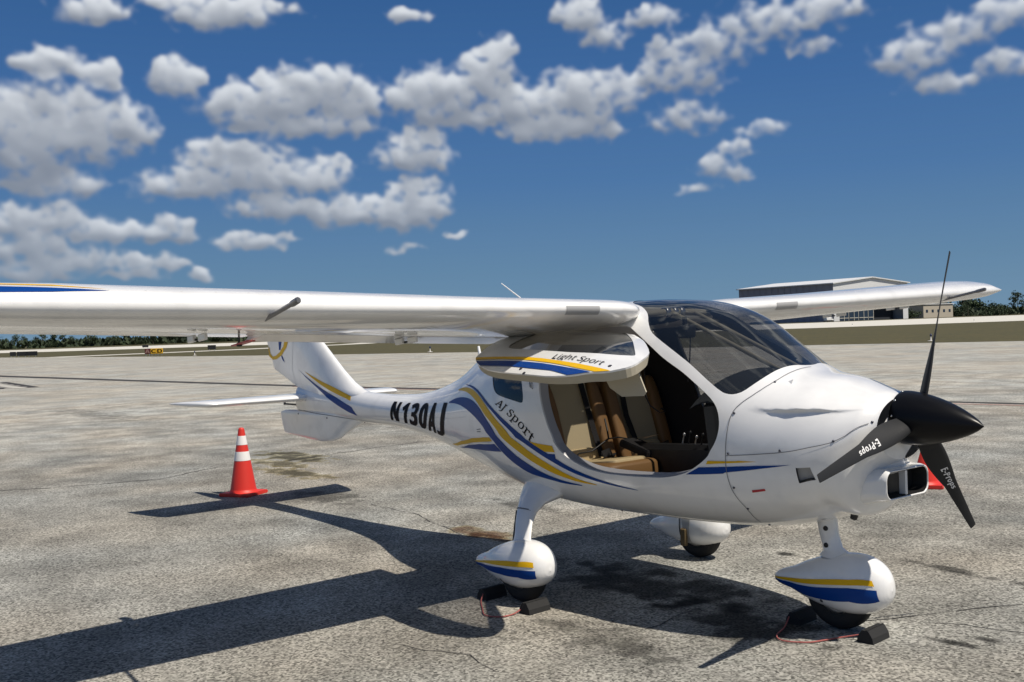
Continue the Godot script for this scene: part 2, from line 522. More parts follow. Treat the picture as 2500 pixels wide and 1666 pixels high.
	func mesh() -> ArrayMesh:
		var a := []
		a.resize(Mesh.ARRAY_MAX)
		a[Mesh.ARRAY_VERTEX] = v
		a[Mesh.ARRAY_NORMAL] = n
		if c.size() == v.size() and c.size() > 0:
			a[Mesh.ARRAY_COLOR] = c
		if uv.size() == v.size() and uv.size() > 0:
			a[Mesh.ARRAY_TEX_UV] = uv
		if uv2.size() == v.size() and uv2.size() > 0:
			a[Mesh.ARRAY_TEX_UV2] = uv2
		a[Mesh.ARRAY_INDEX] = ix
		var m := ArrayMesh.new()
		if ix.size() > 0:
			m.add_surface_from_arrays(Mesh.PRIMITIVE_TRIANGLES, a)
		return m


# ---------------------------------------------------------------- helpers: curved bodies, openings and paint on them
# A body's stations: x, bottom, top, height of greatest width, half width, exponents below and above; smooth between.
func section(st: Array, u: float) -> PackedFloat64Array:
	var key := [st[0][0], st.size(), roundi(u * 20000.0)]
	if section_cache.has(key):
		return section_cache[key]
	u = clampf(u, st[0][0], st[-1][0])
	var i := 0
	while i < st.size() - 2 and st[i + 1][0] <= u:
		i += 1
	var h: float = st[i + 1][0] - st[i][0]
	var t: float = (u - st[i][0]) / h
	var out := PackedFloat64Array()
	for k in range(1, 7):
		var y0: float = st[i][k]
		var y1: float = st[i + 1][k]
		var d := (y1 - y0) / h
		var m0 := d
		var m1 := d
		if i > 0:
			var hp: float = st[i][0] - st[i - 1][0]
			m0 = ((y0 - st[i - 1][k]) / hp * h + d * hp) / (h + hp)
		if i < st.size() - 2:
			var hn: float = st[i + 2][0] - st[i + 1][0]
			m1 = (d * hn + (st[i + 2][k] - y1) / hn * h) / (h + hn)
		out.append((2 * t * t * t - 3 * t * t + 1) * y0 + (t * t * t - 2 * t * t + t) * h * m0 + (-2 * t * t * t + 3 * t * t) * y1 + (t * t * t - t * t) * h * m1)
	section_cache[key] = out
	return out


func body_at(st: Array, u: float, vv: float, side: float) -> Vector3:
	var s := section(st, u)
	var a := vv * PI / 2
	var e: float = s[4] if vv < 0.0 else s[5]
	var z := s[3] * pow(absf(cos(a)), 2.0 / e)
	var r := pow(absf(sin(a)), 2.0 / e)
	var y := s[2] - (s[2] - s[0]) * r if vv < 0.0 else s[2] + (s[1] - s[2]) * r
	return Vector3(u, y, side * z)


func fuselage_at(u: float, vv: float, side := 1.0) -> Vector3:
	var p := body_at(STATIONS, u, vv, side)
	var bu := clampf((u - 1.44) / 0.60, 0.0, 1.0)
	if bu > 0.0 and bu < 1.0:   # the blister on each side of the cowling
		var e := pow(sin(PI * bu), 2.0)
		var dv := vv - (0.335 + 0.25 * (u - 1.5))
		var g := exp(-pow(dv / 0.028, 2.0)) if dv < 0.0 else exp(-pow(dv / 0.17, 2.0))
		p.z += side * 0.036 * e * g
	return p


# the open door is the right side's own curve, swung up about the hinge line under the roof
const DOOR_HINGE := Vector3(0.30, 1.625, 0.475)
var door_basis := Basis(Vector3.UP, -0.102) * Basis(Vector3.BACK, -0.026) * Basis(Vector3.RIGHT, -1.191)

func door_at(u: float, vv: float) -> Vector3:
	return DOOR_HINGE + door_basis * (fuselage_at(u, vv, 1.0) - DOOR_HINGE) + Vector3(-0.002, -0.012, -0.002)


func normal_of(s: Callable, u: float, vv: float, out: float) -> Vector3:
	var hi := vv + 0.004 if absf(vv) > 1.0 else minf(vv + 0.004, 1.0)
	var lo := vv - 0.004 if absf(vv) > 1.0 else maxf(vv - 0.004, -1.0)
	var du: Vector3 = (s.call(u + 0.003, vv) as Vector3) - (s.call(u - 0.003, vv) as Vector3)
	var dv: Vector3 = (s.call(u, hi) as Vector3) - (s.call(u, lo) as Vector3)
	var q := du.cross(dv)
	if q.length_squared() < 1e-16:
		return Vector3.UP if vv > 0.0 else Vector3.DOWN
	return q.normalized() * out


func bounds(poly: PackedVector2Array) -> Rect2:
	var r := Rect2(poly[0], Vector2.ZERO)
	for p in poly:
		r = r.expand(p)
	return r


# The part of surface s inside any of keep (all of it when keep is empty) and outside every cut, lifted by off along its normal.
# out is 1 or -1: which way d/du x d/dv must be turned to point outside; face is -1 for a sheet seen from within.
func patch(mb: MB, s: Callable, ur: Vector2, vr: Vector2, nu: int, nv: int, keep: Array, cut: Array, off: float, out := 1.0, face := 1.0) -> MB:
	var kb := keep.map(bounds)
	var cb := cut.map(bounds)
	for i in nu:
		for j in nv:
			var a := Vector2(lerpf(ur.x, ur.y, float(i) / nu), lerpf(vr.x, vr.y, float(j) / nv))
			var b := Vector2(lerpf(ur.x, ur.y, float(i + 1) / nu), lerpf(vr.x, vr.y, float(j + 1) / nv))
			var cell := Rect2(a, b - a)
			var whole := PackedVector2Array([a, Vector2(b.x, a.y), b, Vector2(a.x, b.y)])
			var pieces: Array = [whole]
			if keep.size():
				pieces = []
				for k in keep.size():
					if cell.intersects(kb[k], true):
						pieces.append_array(Geometry2D.intersect_polygons(whole, keep[k]))
			for k in cut.size():
				if cell.intersects(cb[k], true):
					var left := []
					for p in pieces:
						left.append_array(Geometry2D.clip_polygons(p, cut[k]))
					pieces = left
			for p in pieces:
				if p.size() < 3:
					continue
				var ids := PackedInt32Array([0, 1, 2, 0, 2, 3]) if p.size() == 4 and pieces.size() == 1 and p == whole else Geometry2D.triangulate_polygon(p)
				var pos := PackedVector3Array()
				var nor := PackedVector3Array()
				for q in p:
					var nn := normal_of(s, q.x, q.y, out)
					pos.append((s.call(q.x, q.y) as Vector3) + nn * off)
					nor.append(nn * face)
				for t in ids.size() / 3:
					mb.tri(pos[ids[3 * t]], pos[ids[3 * t + 1]], pos[ids[3 * t + 2]], nor[ids[3 * t]], nor[ids[3 * t + 1]], nor[ids[3 * t + 2]])
	return mb


# a patch just big enough for one outline
func decal(s: Callable, poly: PackedVector2Array, off: float, out := 1.0, cell := Vector2(0.05, 0.04)) -> MB:
	var r := bounds(poly)
	return patch(MB.new(), s, Vector2(r.position.x, r.end.x), Vector2(r.position.y, r.end.y), maxi(1, ceili(r.size.x / cell.x)), maxi(1, ceili(r.size.y / cell.y)), [poly], [], off, out)


# a band between two offsets along an outline: the edge of an opening
func rim(mb: MB, s: Callable, poly: PackedVector2Array, o1: float, o2: float, out := 1.0, toward := 1.0, closed := true) -> MB:
	var c := Vector2.ZERO
	for p in poly:
		c += p / poly.size()
	for k in (poly.size() if closed else poly.size() - 1):
		var a := poly[k]
		var b := poly[(k + 1) % poly.size()]
		var na := normal_of(s, a.x, a.y, out)
		var nb := normal_of(s, b.x, b.y, out)
		var pa: Vector3 = s.call(a.x, a.y)
		var pb: Vector3 = s.call(b.x, b.y)
		var mid: Vector3 = s.call(c.x, c.y)
		var f := (pb - pa).cross(na).normalized()
		if f.dot(mid - pa) * toward < 0.0:
			f = -f
		mb.tri(pa + na * o1, pb + nb * o1, pb + nb * o2, f, f, f)
		mb.tri(pa + na * o1, pb + nb * o2, pa + na * o2, f, f, f)
	return mb


# a thin line painted on a surface
func ribbon(s: Callable, line: PackedVector2Array, width: float, off: float, out := 1.0) -> MB:
	var mb := MB.new()
	for k in line.size() - 1:
		var n := maxi(1, ceili((line[k + 1] - line[k]).length() / 0.03))
		for i in n:
			var a := line[k].lerp(line[k + 1], float(i) / n)
			var b := line[k].lerp(line[k + 1], float(i + 1) / n)
			var na := normal_of(s, a.x, a.y, out)
			var nb := normal_of(s, b.x, b.y, out)
			var pa: Vector3 = (s.call(a.x, a.y) as Vector3) + na * off
			var pb: Vector3 = (s.call(b.x, b.y) as Vector3) + nb * off
			var w := (pb - pa).cross(na).normalized() * width * 0.5
			mb.tri(pa - w, pa + w, pb + w, na, na, nb)
			mb.tri(pa - w, pb + w, pb - w, na, nb, nb)
	return mb


func outline(called: String) -> PackedVector2Array:
	var a: Array = OUTLINES[called]
	var p := PackedVector2Array()
	for k in a.size() / 2:
		p.append(Vector2(a[2 * k], a[2 * k + 1]))
	return p


# an outline with its corners smoothed
func smooth(p: PackedVector2Array, times := 1) -> PackedVector2Array:
	for t in times:
		var q := PackedVector2Array()
		for k in p.size():
			var a := p[k]
			var b := p[(k + 1) % p.size()]
			q.append(a.lerp(b, 0.25))
			q.append(a.lerp(b, 0.75))
		p = q
	return p


func smooth_line(p: PackedVector2Array, times := 1) -> PackedVector2Array:
	for t in times:
		var q := PackedVector2Array([p[0]])
		for k in p.size() - 1:
			q.append(p[k].lerp(p[k + 1], 0.25))
			q.append(p[k].lerp(p[k + 1], 0.75))
		q.append(p[-1])
		p = q
	return p


# the flat triangles of some lettering, scaled to a box of 1 by 1, finely split
func lettering(text: String, font: String, weight := 400, slant := 0.0, fine := 0.06, heavy := 0.0) -> PackedVector2Array:
	var f := SystemFont.new()
	f.font_names = PackedStringArray([font])
	f.font_weight = weight
	var tm := TextMesh.new()
	tm.text = text
	var fv := FontVariation.new()
	fv.base_font = f
	fv.variation_embolden = heavy
	tm.font = fv
	tm.font_size = 64
	tm.pixel_size = 0.01
	tm.depth = 0.0
	tm.curve_step = 1.0
	var a := tm.get_mesh_arrays()
	var pts: PackedVector3Array = a[Mesh.ARRAY_VERTEX]
	var ids: PackedInt32Array = a[Mesh.ARRAY_INDEX] if a[Mesh.ARRAY_INDEX] != null else PackedInt32Array(range(pts.size()))
	var flat := PackedVector2Array()
	for i in ids:
		flat.append(Vector2(pts[i].x + slant * pts[i].y, pts[i].y))
	var r := bounds(flat)
	var todo := []
	for t in flat.size() / 3:
		todo.append([(flat[3 * t] - r.position) / r.size, (flat[3 * t + 1] - r.position) / r.size, (flat[3 * t + 2] - r.position) / r.size])
	var done := PackedVector2Array()
	var ratio := r.size.x / r.size.y
	while todo.size():
		var t: Array = todo.pop_back()
		var lens := [((t[1] - t[0]) * Vector2(ratio, 1)).length(), ((t[2] - t[1]) * Vector2(ratio, 1)).length(), ((t[0] - t[2]) * Vector2(ratio, 1)).length()]
		var k := lens.find(lens.max())
		if lens[k] > fine * 4.0:
			var m: Vector2 = (t[k] + t[(k + 1) % 3]) * 0.5
			todo.append([t[k], m, t[(k + 2) % 3]])
			todo.append([m, t[(k + 1) % 3], t[(k + 2) % 3]])
		else:
			done.append_array([t[0], t[1], t[2]])
	return done


# block capitals and figures, each filling a cell of its own
func capitals(text: String, slant: float) -> PackedVector2Array:
	var out := PackedVector2Array()
	var n := text.length()
	for k in n:
		var narrow := 0.52 if text[k] == "1" else 0.80
		for p in lettering(text[k], "Droid Sans", 700, 0.0, 0.05, 0.5):
			out.append(Vector2((k + 0.5 + (p.x - 0.5) * narrow + slant * (p.y - 0.5)) / n, p.y))
	return out


# lettering laid on a surface between four corners: start low, end low, end high, start high
func write_on(s: Callable, tris: PackedVector2Array, corners: PackedVector2Array, off: float, out := 1.0) -> MB:
	var mb := MB.new()
	for t in tris.size() / 3:
		var pos := []
		var nor := []
		for k in 3:
			var q := tris[3 * t + k]
			var w := corners[0].lerp(corners[1], q.x).lerp(corners[3].lerp(corners[2], q.x), q.y)
			var nn := normal_of(s, w.x, w.y, out)
			pos.append((s.call(w.x, w.y) as Vector3) + nn * off)
			nor.append(nn)
		mb.tri(pos[0], pos[1], pos[2], nor[0], nor[1], nor[2])
	return mb


func noise_of(kind: int, freq: float, seed_: int, octaves := 4) -> FastNoiseLite:
	var f := FastNoiseLite.new()
	f.noise_type = kind
	f.frequency = freq
	f.seed = seed_
	f.fractal_type = FastNoiseLite.FRACTAL_FBM if octaves > 1 else FastNoiseLite.FRACTAL_NONE
	f.fractal_octaves = octaves
	return f


# ---------------------------------------------------------------- the airplane
# rows: z (from the middle), leading edge x, y, trailing edge x, y, thickness
const WING := [[0.25, 0.42, 1.70, -0.45, 1.60, 0.105, 0.03], [0.34, 0.58, 1.716, -0.45, 1.597, 0.12, 0.026], [0.42, 0.67, 1.73, -0.45, 1.593, 0.13, 0.02], [0.50, 0.72, 1.738, -0.45, 1.590, 0.138, 0.016],
	[0.62, 0.735, 1.744, -0.45, 1.588, 0.14, 0.014], [1.4, 0.705, 1.758, -0.425, 1.62, 0.15, 0.02], [3.6, 0.605, 1.806, -0.35, 1.715, 0.19, 0.046], [4.02, 0.580, 1.816, -0.31, 1.732, 0.186, 0.046], [4.10, 0.575, 1.818, -0.30, 1.736, 0.165, 0.04], [4.19, 0.565, 1.819, -0.28, 1.745, 0.115, 0.025], [4.26, 0.55, 1.818, -0.25, 1.755, 0.065, 0.01], [4.29, 0.52, 1.817, -0.20, 1.76, 0.02, 0.0]]
const FIN := [[1.00, -2.6, -4.34, 0.085], [1.10, -2.85, -4.34, 0.082], [1.16, -3.12, -4.36, 0.08], [1.22, -3.27, -4.52, 0.076], [1.33, -3.45, -4.83, 0.07], [1.61, -3.85, -4.98, 0.06], [1.8, -4.05, -4.965, 0.053], [1.93, -4.20, -4.94, 0.045], [1.98, -4.28, -4.92, 0.03], [2.0, -4.40, -4.90, 0.012]]
const VENTRAL := [[0.655, -3.85, -4.05, 0.008], [0.67, -3.68, -4.3, 0.022], [0.70, -3.55, -4.66, 0.032], [0.76, -3.42, -4.69, 0.042], [0.84, -3.22, -4.72, 0.055], [0.90, -3.02, -4.73, 0.066], [0.925, -2.95, -4.62, 0.066], [0.935, -2.95, -4.36, 0.066]]
const STAB := [[0.0, -4.08, -4.66, 0.075], [0.98, -4.10, -4.68, 0.065], [1.03, -4.16, -4.69, 0.055], [1.09, -4.34, -4.70, 0.045], [1.14, -4.58, -4.71, 0.02], [1.152, -4.68, -4.715, 0.005]]
var PANT := pant_stations(-0.462, 0.248, 0.180, 0.222, 0.168, 0.120, 0.145)
var NOSE_PANT := pant_stations(1.250, 1.968, 0.213, 0.247, 0.176, 0.140, 0.142)


# a wheel fairing: round at the front, drawn out to a point behind
func pant_stations(x0: float, x1: float, tail_y: float, front_y: float, up: float, down: float, half: float) -> Array:
	var out := []
	for c in [1.0, 0.998, 0.99, 0.975, 0.95, 0.9, 0.82, 0.72, 0.61, 0.5, 0.4, 0.3, 0.22, 0.15, 0.095, 0.055, 0.028, 0.011, 0.003, 0.0]:
		var p: float = foil(c) if c < 0.3 else 1.0 - pow((c - 0.3) / 0.7, 1.75)
		p = maxf(p / foil(0.3) if c < 0.3 else p, 0.004)
		if c > 0.85:
			p = maxf(p, 0.30 * pow(maxf(0.0, (1.0 - c) / 0.10), 0.45) + 0.003)
		var y := lerpf(front_y, tail_y, c)
		out.append([x1 - (x1 - x0) * c, y - down * p, y + up * p, y, half * p, 2.25, 2.15])
	return out


func row_of(rows: Array, u: float) -> PackedFloat64Array:
	var i := 0
	while i < rows.size() - 2 and rows[i + 1][0] < u:
		i += 1
	var t: float = clampf((u - rows[i][0]) / (rows[i + 1][0] - rows[i][0]), 0.0, 1.0)
	var out := PackedFloat64Array()
	for k in range(1, rows[0].size()):
		out.append(lerpf(rows[i][k], rows[i + 1][k], t))
	return out


func foil(c: float) -> float:   # half thickness along a chord, 1 at its greatest
	return maxf(0.0, 2.969 * sqrt(c) - 1.26 * c - 3.516 * c * c + 2.843 * c * c * c - 1.036 * c * c * c * c)


# t runs from -1 (trailing edge below) over 0 (leading edge) to 1 (trailing edge above); droop turns the part behind the hinge
func wing_at(z: float, t: float, side := 1.0, drop := 0.0) -> Vector3:
	var r := row_of(WING, z)
	var c := t * t
	var rise := (0.0 if side > 0.0 else 0.008) * maxf(0.0, z - 0.62)
	var x := lerpf(r[0], r[2], c)
	var y := lerpf(r[1], r[3], c) + rise
	var camber := r[5] * (4.0 * c * (1.0 - c))
	var chord := r[0] - r[2]
	y += chord * (camber + signf(t) * 0.5 * r[4] * foil(c))
	if c > 0.74 and drop != 0.0:
		y -= drop * (c - 0.74) * chord
	return Vector3(x, y, side * z)


func fin_at(y: float, t: float, rows: Array) -> Vector3:
	var r := row_of(rows, y)
	var c := t * t
	return Vector3(lerpf(r[0], r[1], c), y, signf(t) * r[2] * foil(c))


func stab_at(z: float, t: float, side: float) -> Vector3:
	var r := row_of(STAB, z)
	var c := t * t
	return Vector3(lerpf(r[0], r[1], c), 1.062 + signf(t) * 0.5 * r[2] * foil(c), side * z)


func tail_side_at(x: float, y: float) -> Vector3:   # the right side of fin and tail boom, by x and y
	var z := 0.0
	var r := row_of(FIN, y)
	var c := (r[0] - x) / (r[0] - r[1])
	if c > 0.0 and c < 1.0 and y > 1.0:
		z = r[2] * foil(c)
	var s := section(STATIONS, x)
	var h := s[1] - s[2] if y > s[2] else s[2] - s[0]
	var e := s[5] if y > s[2] else s[4]
	var q := absf(y - s[2]) / h
	if q < 1.0 and x > -4.34:
		z = maxf(z, s[3] * pow(1.0 - pow(q, e), 1.0 / e))
	if y < 0.935:
		r = row_of(VENTRAL, y)
		c = (r[0] - x) / (r[0] - r[1])
		if c > 0.0 and c < 1.0:
			z = maxf(z, r[2] * foil(c))
	return Vector3(x, y, z)


func slab(rows: Array, s: Callable, list: Array, flip: bool) -> MB:   # a smooth shell through given section parameters
	var mb := MB.new()
	var pts := []
	for u in rows:
		var row := PackedVector3Array()
		for t in list:
			row.append(s.call(u, t))
		pts.append(row)
	mb.grid(pts, false, flip)
	return mb


func steps(a: float, b: float, n: int) -> Array:
	var out := []
	for i in n + 1:
		out.append(lerpf(a, b, float(i) / n))
	return out


func build_airplane() -> void:
	var plane := thing("light_airplane", "white two-seat high-wing light airplane with blue and yellow stripes and its door open", "airplane")
	var right := fuselage_at.bind(1.0)
	var left := fuselage_at.bind(-1.0)

	# outlines of the openings, in station and girth
	var door_hole := outline("door_hole")
	door_hole.append_array(PackedVector2Array([Vector2(-0.068, 0.35), Vector2(-0.06, 0.46), Vector2(-0.02, 0.52), Vector2(0.06, 0.54), Vector2(0.52, 0.565), Vector2(0.60, 0.56), Vector2(0.70, 0.50), Vector2(0.83, 0.43)]))
	# the panel's lower front corner is sharper than the opening's
	var door_panel := PackedVector2Array()
	for k in door_hole.size():
		if k == 3:
			door_panel.append_array(PackedVector2Array([Vector2(1.310, 0.235), Vector2(1.352, 0.15), Vector2(1.368, 0.085), Vector2(1.352, 0.03), Vector2(1.29, -0.02)]))
		elif k < 3 or k > 7:
			door_panel.append(door_hole[k])
	door_panel = smooth(door_panel, 1)
	door_hole = smooth(door_hole, 2)
	var glass := outline("glass")
	glass.append_array(PackedVector2Array([Vector2(1.522, 1.0), Vector2(0.32, 1.0), Vector2(0.335, 0.93)]))
	glass = smooth_keep(glass)
	var quarter := smooth(PackedVector2Array([Vector2(-0.68, 0.42), Vector2(-0.666, 0.336), Vector2(-0.645, 0.29), Vector2(-0.605, 0.225), Vector2(-0.56, 0.19), Vector2(-0.50, 0.172), Vector2(-0.404, 0.155), Vector2(-0.303, 0.139), Vector2(-0.23, 0.128), Vector2(-0.209, 0.134), Vector2(-0.215, 0.17), Vector2(-0.252, 0.246), Vector2(-0.29, 0.33), Vector2(-0.31, 0.40), Vector2(-0.36, 0.43), Vector2(-0.62, 0.445)]), 2)
	var door_window := smooth(PackedVector2Array([Vector2(0.62, 0.50), Vector2(0.70, 0.45), Vector2(0.92, 0.335), Vector2(1.13, 0.245), Vector2(1.26, 0.185), Vector2(1.275, 0.16), Vector2(1.164, 0.085), Vector2(0.934, 0.042), Vector2(0.692, 0.032), Vector2(0.451, 0.032), Vector2(0.30, 0.038), Vector2(0.24, 0.06), Vector2(0.21, 0.12), Vector2(0.15, 0.30), Vector2(0.14, 0.44), Vector2(0.17, 0.495), Vector2(0.30, 0.515), Vector2(0.52, 0.52)]), 2)
	var outlet := outline("outlet")

	# the fuselage shell: both halves, inside lining, edges of the openings
	var shell := MB.new()
	patch(shell, right, Vector2(-4.34, -0.9), Vector2(-1, 1), 90, 56, [], [], 0.0, 1.0)
	patch(shell, right, Vector2(-0.9, 2.05), Vector2(-1, 1), 118, 84, [], [door_hole, glass, quarter, outlet], 0.0, 1.0)
	patch(shell, left, Vector2(-4.34, -0.9), Vector2(-1, 1), 90, 56, [], [], 0.0, -1.0)
	patch(shell, left, Vector2(-0.9, 2.05), Vector2(-1, 1), 118, 84, [], [door_window, glass, quarter], 0.0, -1.0)
	var cap := PackedVector3Array()
	for k in 40:
		cap.append(fuselage_at(2.05, -1.0 + k / 20.0 if k < 20 else 1.0 - (k - 20) / 20.0, 1.0 if k < 20 else -1.0))
	shell.fan(cap, Vector3.RIGHT)
	cap = PackedVector3Array()
	for k in 40:
		cap.append(fuselage_at(-4.34, -1.0 + k / 20.0 if k < 20 else 1.0 - (k - 20) / 20.0, 1.0 if k < 20 else -1.0))
	shell.fan(cap, Vector3.LEFT)
	rim(shell, right, door_hole, 0.0, -0.012)
	var fus := put("fuselage", shell, M.white, plane)

	var lining := MB.new()
	patch(lining, right, Vector2(-0.9, 1.5), Vector2(-1, 1), 48, 36, [], [door_hole, glass, quarter], -0.03, 1.0, -1.0)
	patch(lining, left, Vector2(-0.9, 1.5), Vector2(-1, 1), 48, 36, [], [door_window, glass, quarter], -0.03, -1.0, -1.0)
	put("cabin_lining", lining, M.lining, fus)
	var jamb := MB.new()
	rim(jamb, right, door_hole, -0.012, -0.075)
	put("door_jamb", jamb, M.jamb, fus)
	put("windshield", patch(patch(MB.new(), right, Vector2(0.3, 1.53), Vector2(0.3, 1), 34, 20, [glass], [], -0.002, 1.0), left, Vector2(0.3, 1.53), Vector2(0.3, 1), 34, 20, [glass], [], -0.002, -1.0), M.tinted, fus)
	put("quarter_window", patch(MB.new(), right, Vector2(-0.7, -0.2), Vector2(0.1, 0.46), 10, 8, [quarter], [], -0.003, 1.0), M.dark_glass, fus)
	put("quarter_window", patch(MB.new(), left, Vector2(-0.7, -0.2), Vector2(0.1, 0.46), 10, 8, [quarter], [], -0.003, -1.0), M.dark_glass, fus)
	put("side_window", patch(MB.new(), left, Vector2(0.1, 1.35), Vector2(0.0, 0.53), 24, 12, [door_window], [], -0.003, -1.0), M.tinted, fus)
	put("cooling_outlet", patch(MB.new(), right, Vector2(1.2, 2.0), Vector2(-0.6, 0.1), 30, 20, [outlet], [], -0.028, 1.0), M.grey_paint, fus)

	# stripes, lettering and joints on the fuselage
	for s in [["blue_stripe", "blue_a", M.blue, 0.003], ["yellow_stripe", "yellow_a", M.yellow, 0.003], ["blue_stripe", "blue_b", M.blue, 0.003], ["yellow_stripe", "yellow_b", M.yellow, 0.0026],
			["blue_stripe", "blue_c", M.blue, 0.0026], ["yellow_stripe", "yellow_c", M.yellow, 0.0026], ["blue_stripe", "blue_d", M.blue, 0.0026], ["yellow_stripe", "yellow_d", M.yellow, 0.003], ["blue_stripe", "blue_e", M.blue, 0.003]]:
		var poly := smooth(outline(s[1]), 1) if s[1] in ["blue_a", "yellow_a", "blue_b"] else outline(s[1])
		var mb := MB.new()
		var b := bounds(poly)
		patch(mb, right, Vector2(b.position.x, b.end.x), Vector2(b.position.y, b.end.y), maxi(1, ceili(b.size.x / 0.05)), maxi(1, ceili(b.size.y / 0.04)), [poly], [door_hole], s[3], 1.0)
		put(s[0], mb, s[2], fus)
	put("red_placard", decal(right, outline("red_mark"), 0.0015), M.red, fus)
	put("air_scoop", scoop(right), M.white, fus)
	var reg := write_on(right, capitals("N130AJ", 0.10), outline("reg"), 0.003)
	var shifted := outline("reg")
	for k in 4:
		shifted[k] += Vector2(0.010, 0.0)
	var heavy := write_on(right, capitals("N130AJ", 0.10), shifted, 0.0036)
	for k in heavy.ix.size():
		reg.ix.append(heavy.ix[k] + reg.v.size())
	reg.v.append_array(heavy.v)
	reg.n.append_array(heavy.n)
	put("registration", reg, M.ink, fus)
	put("lettering", write_on(right, lettering("AJ Sport", "Droid Serif", 400), outline("aj"), 0.003), M.ink, fus)
	put("lettering", write_on(right, lettering("NO", "Droid Sans", 400), PackedVector2Array([Vector2(-0.150, 0.205), Vector2(-0.108, 0.19), Vector2(-0.118, 0.225), Vector2(-0.160, 0.24)]), 0.0018), M.ink, fus)
	put("drain_vent", ribbon(right, PackedVector2Array([outline("vent")[0], outline("vent")[1]]), 0.006, 0.0016), M.seam, fus)
	put("drain_vent", ribbon(right, PackedVector2Array([outline("vent")[3], outline("vent")[2]]), 0.006, 0.0016), M.seam, fus)
	put("shell_joint", ribbon(right, smooth_line(outline("cowl_line"), 1), 0.0035, 0.0032), M.seam, fus)
	var split := outline("cowl_split")
	split.append(split[-1] + (split[-1] - split[-2]) * 0.35)
	put("shell_joint", ribbon(right, smooth_line(split, 1), 0.0035, 0.0032), M.seam, fus)
	put("shell_joint", ribbon(right, PackedVector2Array([Vector2(-2.4, 0.04), Vector2(-1.55, 0.03), Vector2(-1.05, 0.06)]), 0.003, 0.0008), M.faint_seam, fus)
	for q in outline("screws"):
		var nn := normal_of(right, q.x, q.y, 1.0)
		var mb := MB.new()
		mb.lathe(fuselage_at(q.x, q.y, 1.0), nn, [Vector2(0, 0.0065), Vector2(0.0035, 0.0065), Vector2(0.005, 0.004), Vector2(0.0052, 0.0001)], 10)
		put("screw", mb, M.screw, fus)

	build_door(plane, door_panel, door_window)
	build_cabin(plane)
	build_wings(plane)
	build_tail(plane)
	build_gear(plane)
	build_nose(plane)
	# aerials on the back
	var a := MB.new()
	a.tube([Vector3(-0.60, 1.69, 0.0), Vector3(-0.923, 1.881, 0.0), Vector3(-1.12, 1.99, 0.0)], [0.008, 0.006, 0.004], 8)
	put("whip_aerial", a, M.white, plane)
	a = MB.new()
	a.tube([Vector3(-1.36, 1.36, 0.02), Vector3(-1.40, 1.53, 0.02)], [0.014, 0.010], 8)
	put("stub_aerial", a, M.white, plane)


func smooth_keep(p: PackedVector2Array) -> PackedVector2Array:   # smooths all corners but those on the middle line
	var q := PackedVector2Array()
	for k in p.size():
		var a := p[k]
		var b := p[(k + 1) % p.size()]
		if a.y > 0.999 and b.y > 0.999:
			q.append(a)
			q.append(b)
			continue
		if a.y > 0.999:
			q.append(a.lerp(b, 0.75))
		elif b.y > 0.999:
			q.append(a.lerp(b, 0.25))
		else:
			q.append(a.lerp(b, 0.25))
			q.append(a.lerp(b, 0.75))
	return q


func scoop(s: Callable) -> MB:
	var mb := MB.new()
	var p := outline("scoop")
	var o := []
	for k in 3:
		o.append((s.call(p[k].x, p[k].y) as Vector3))
	var nn := normal_of(s, p[1].x, p[1].y, 1.0)
	var lift: Vector3 = ((o[0] as Vector3) + (o[1] as Vector3)) * 0.5 + nn * 0.012 + Vector3(0.01, 0, 0)
	mb.tri(o[0], lift, o[2])
	mb.tri(o[1], o[2], lift)
	mb.tri(o[0], o[1], lift)
	return mb


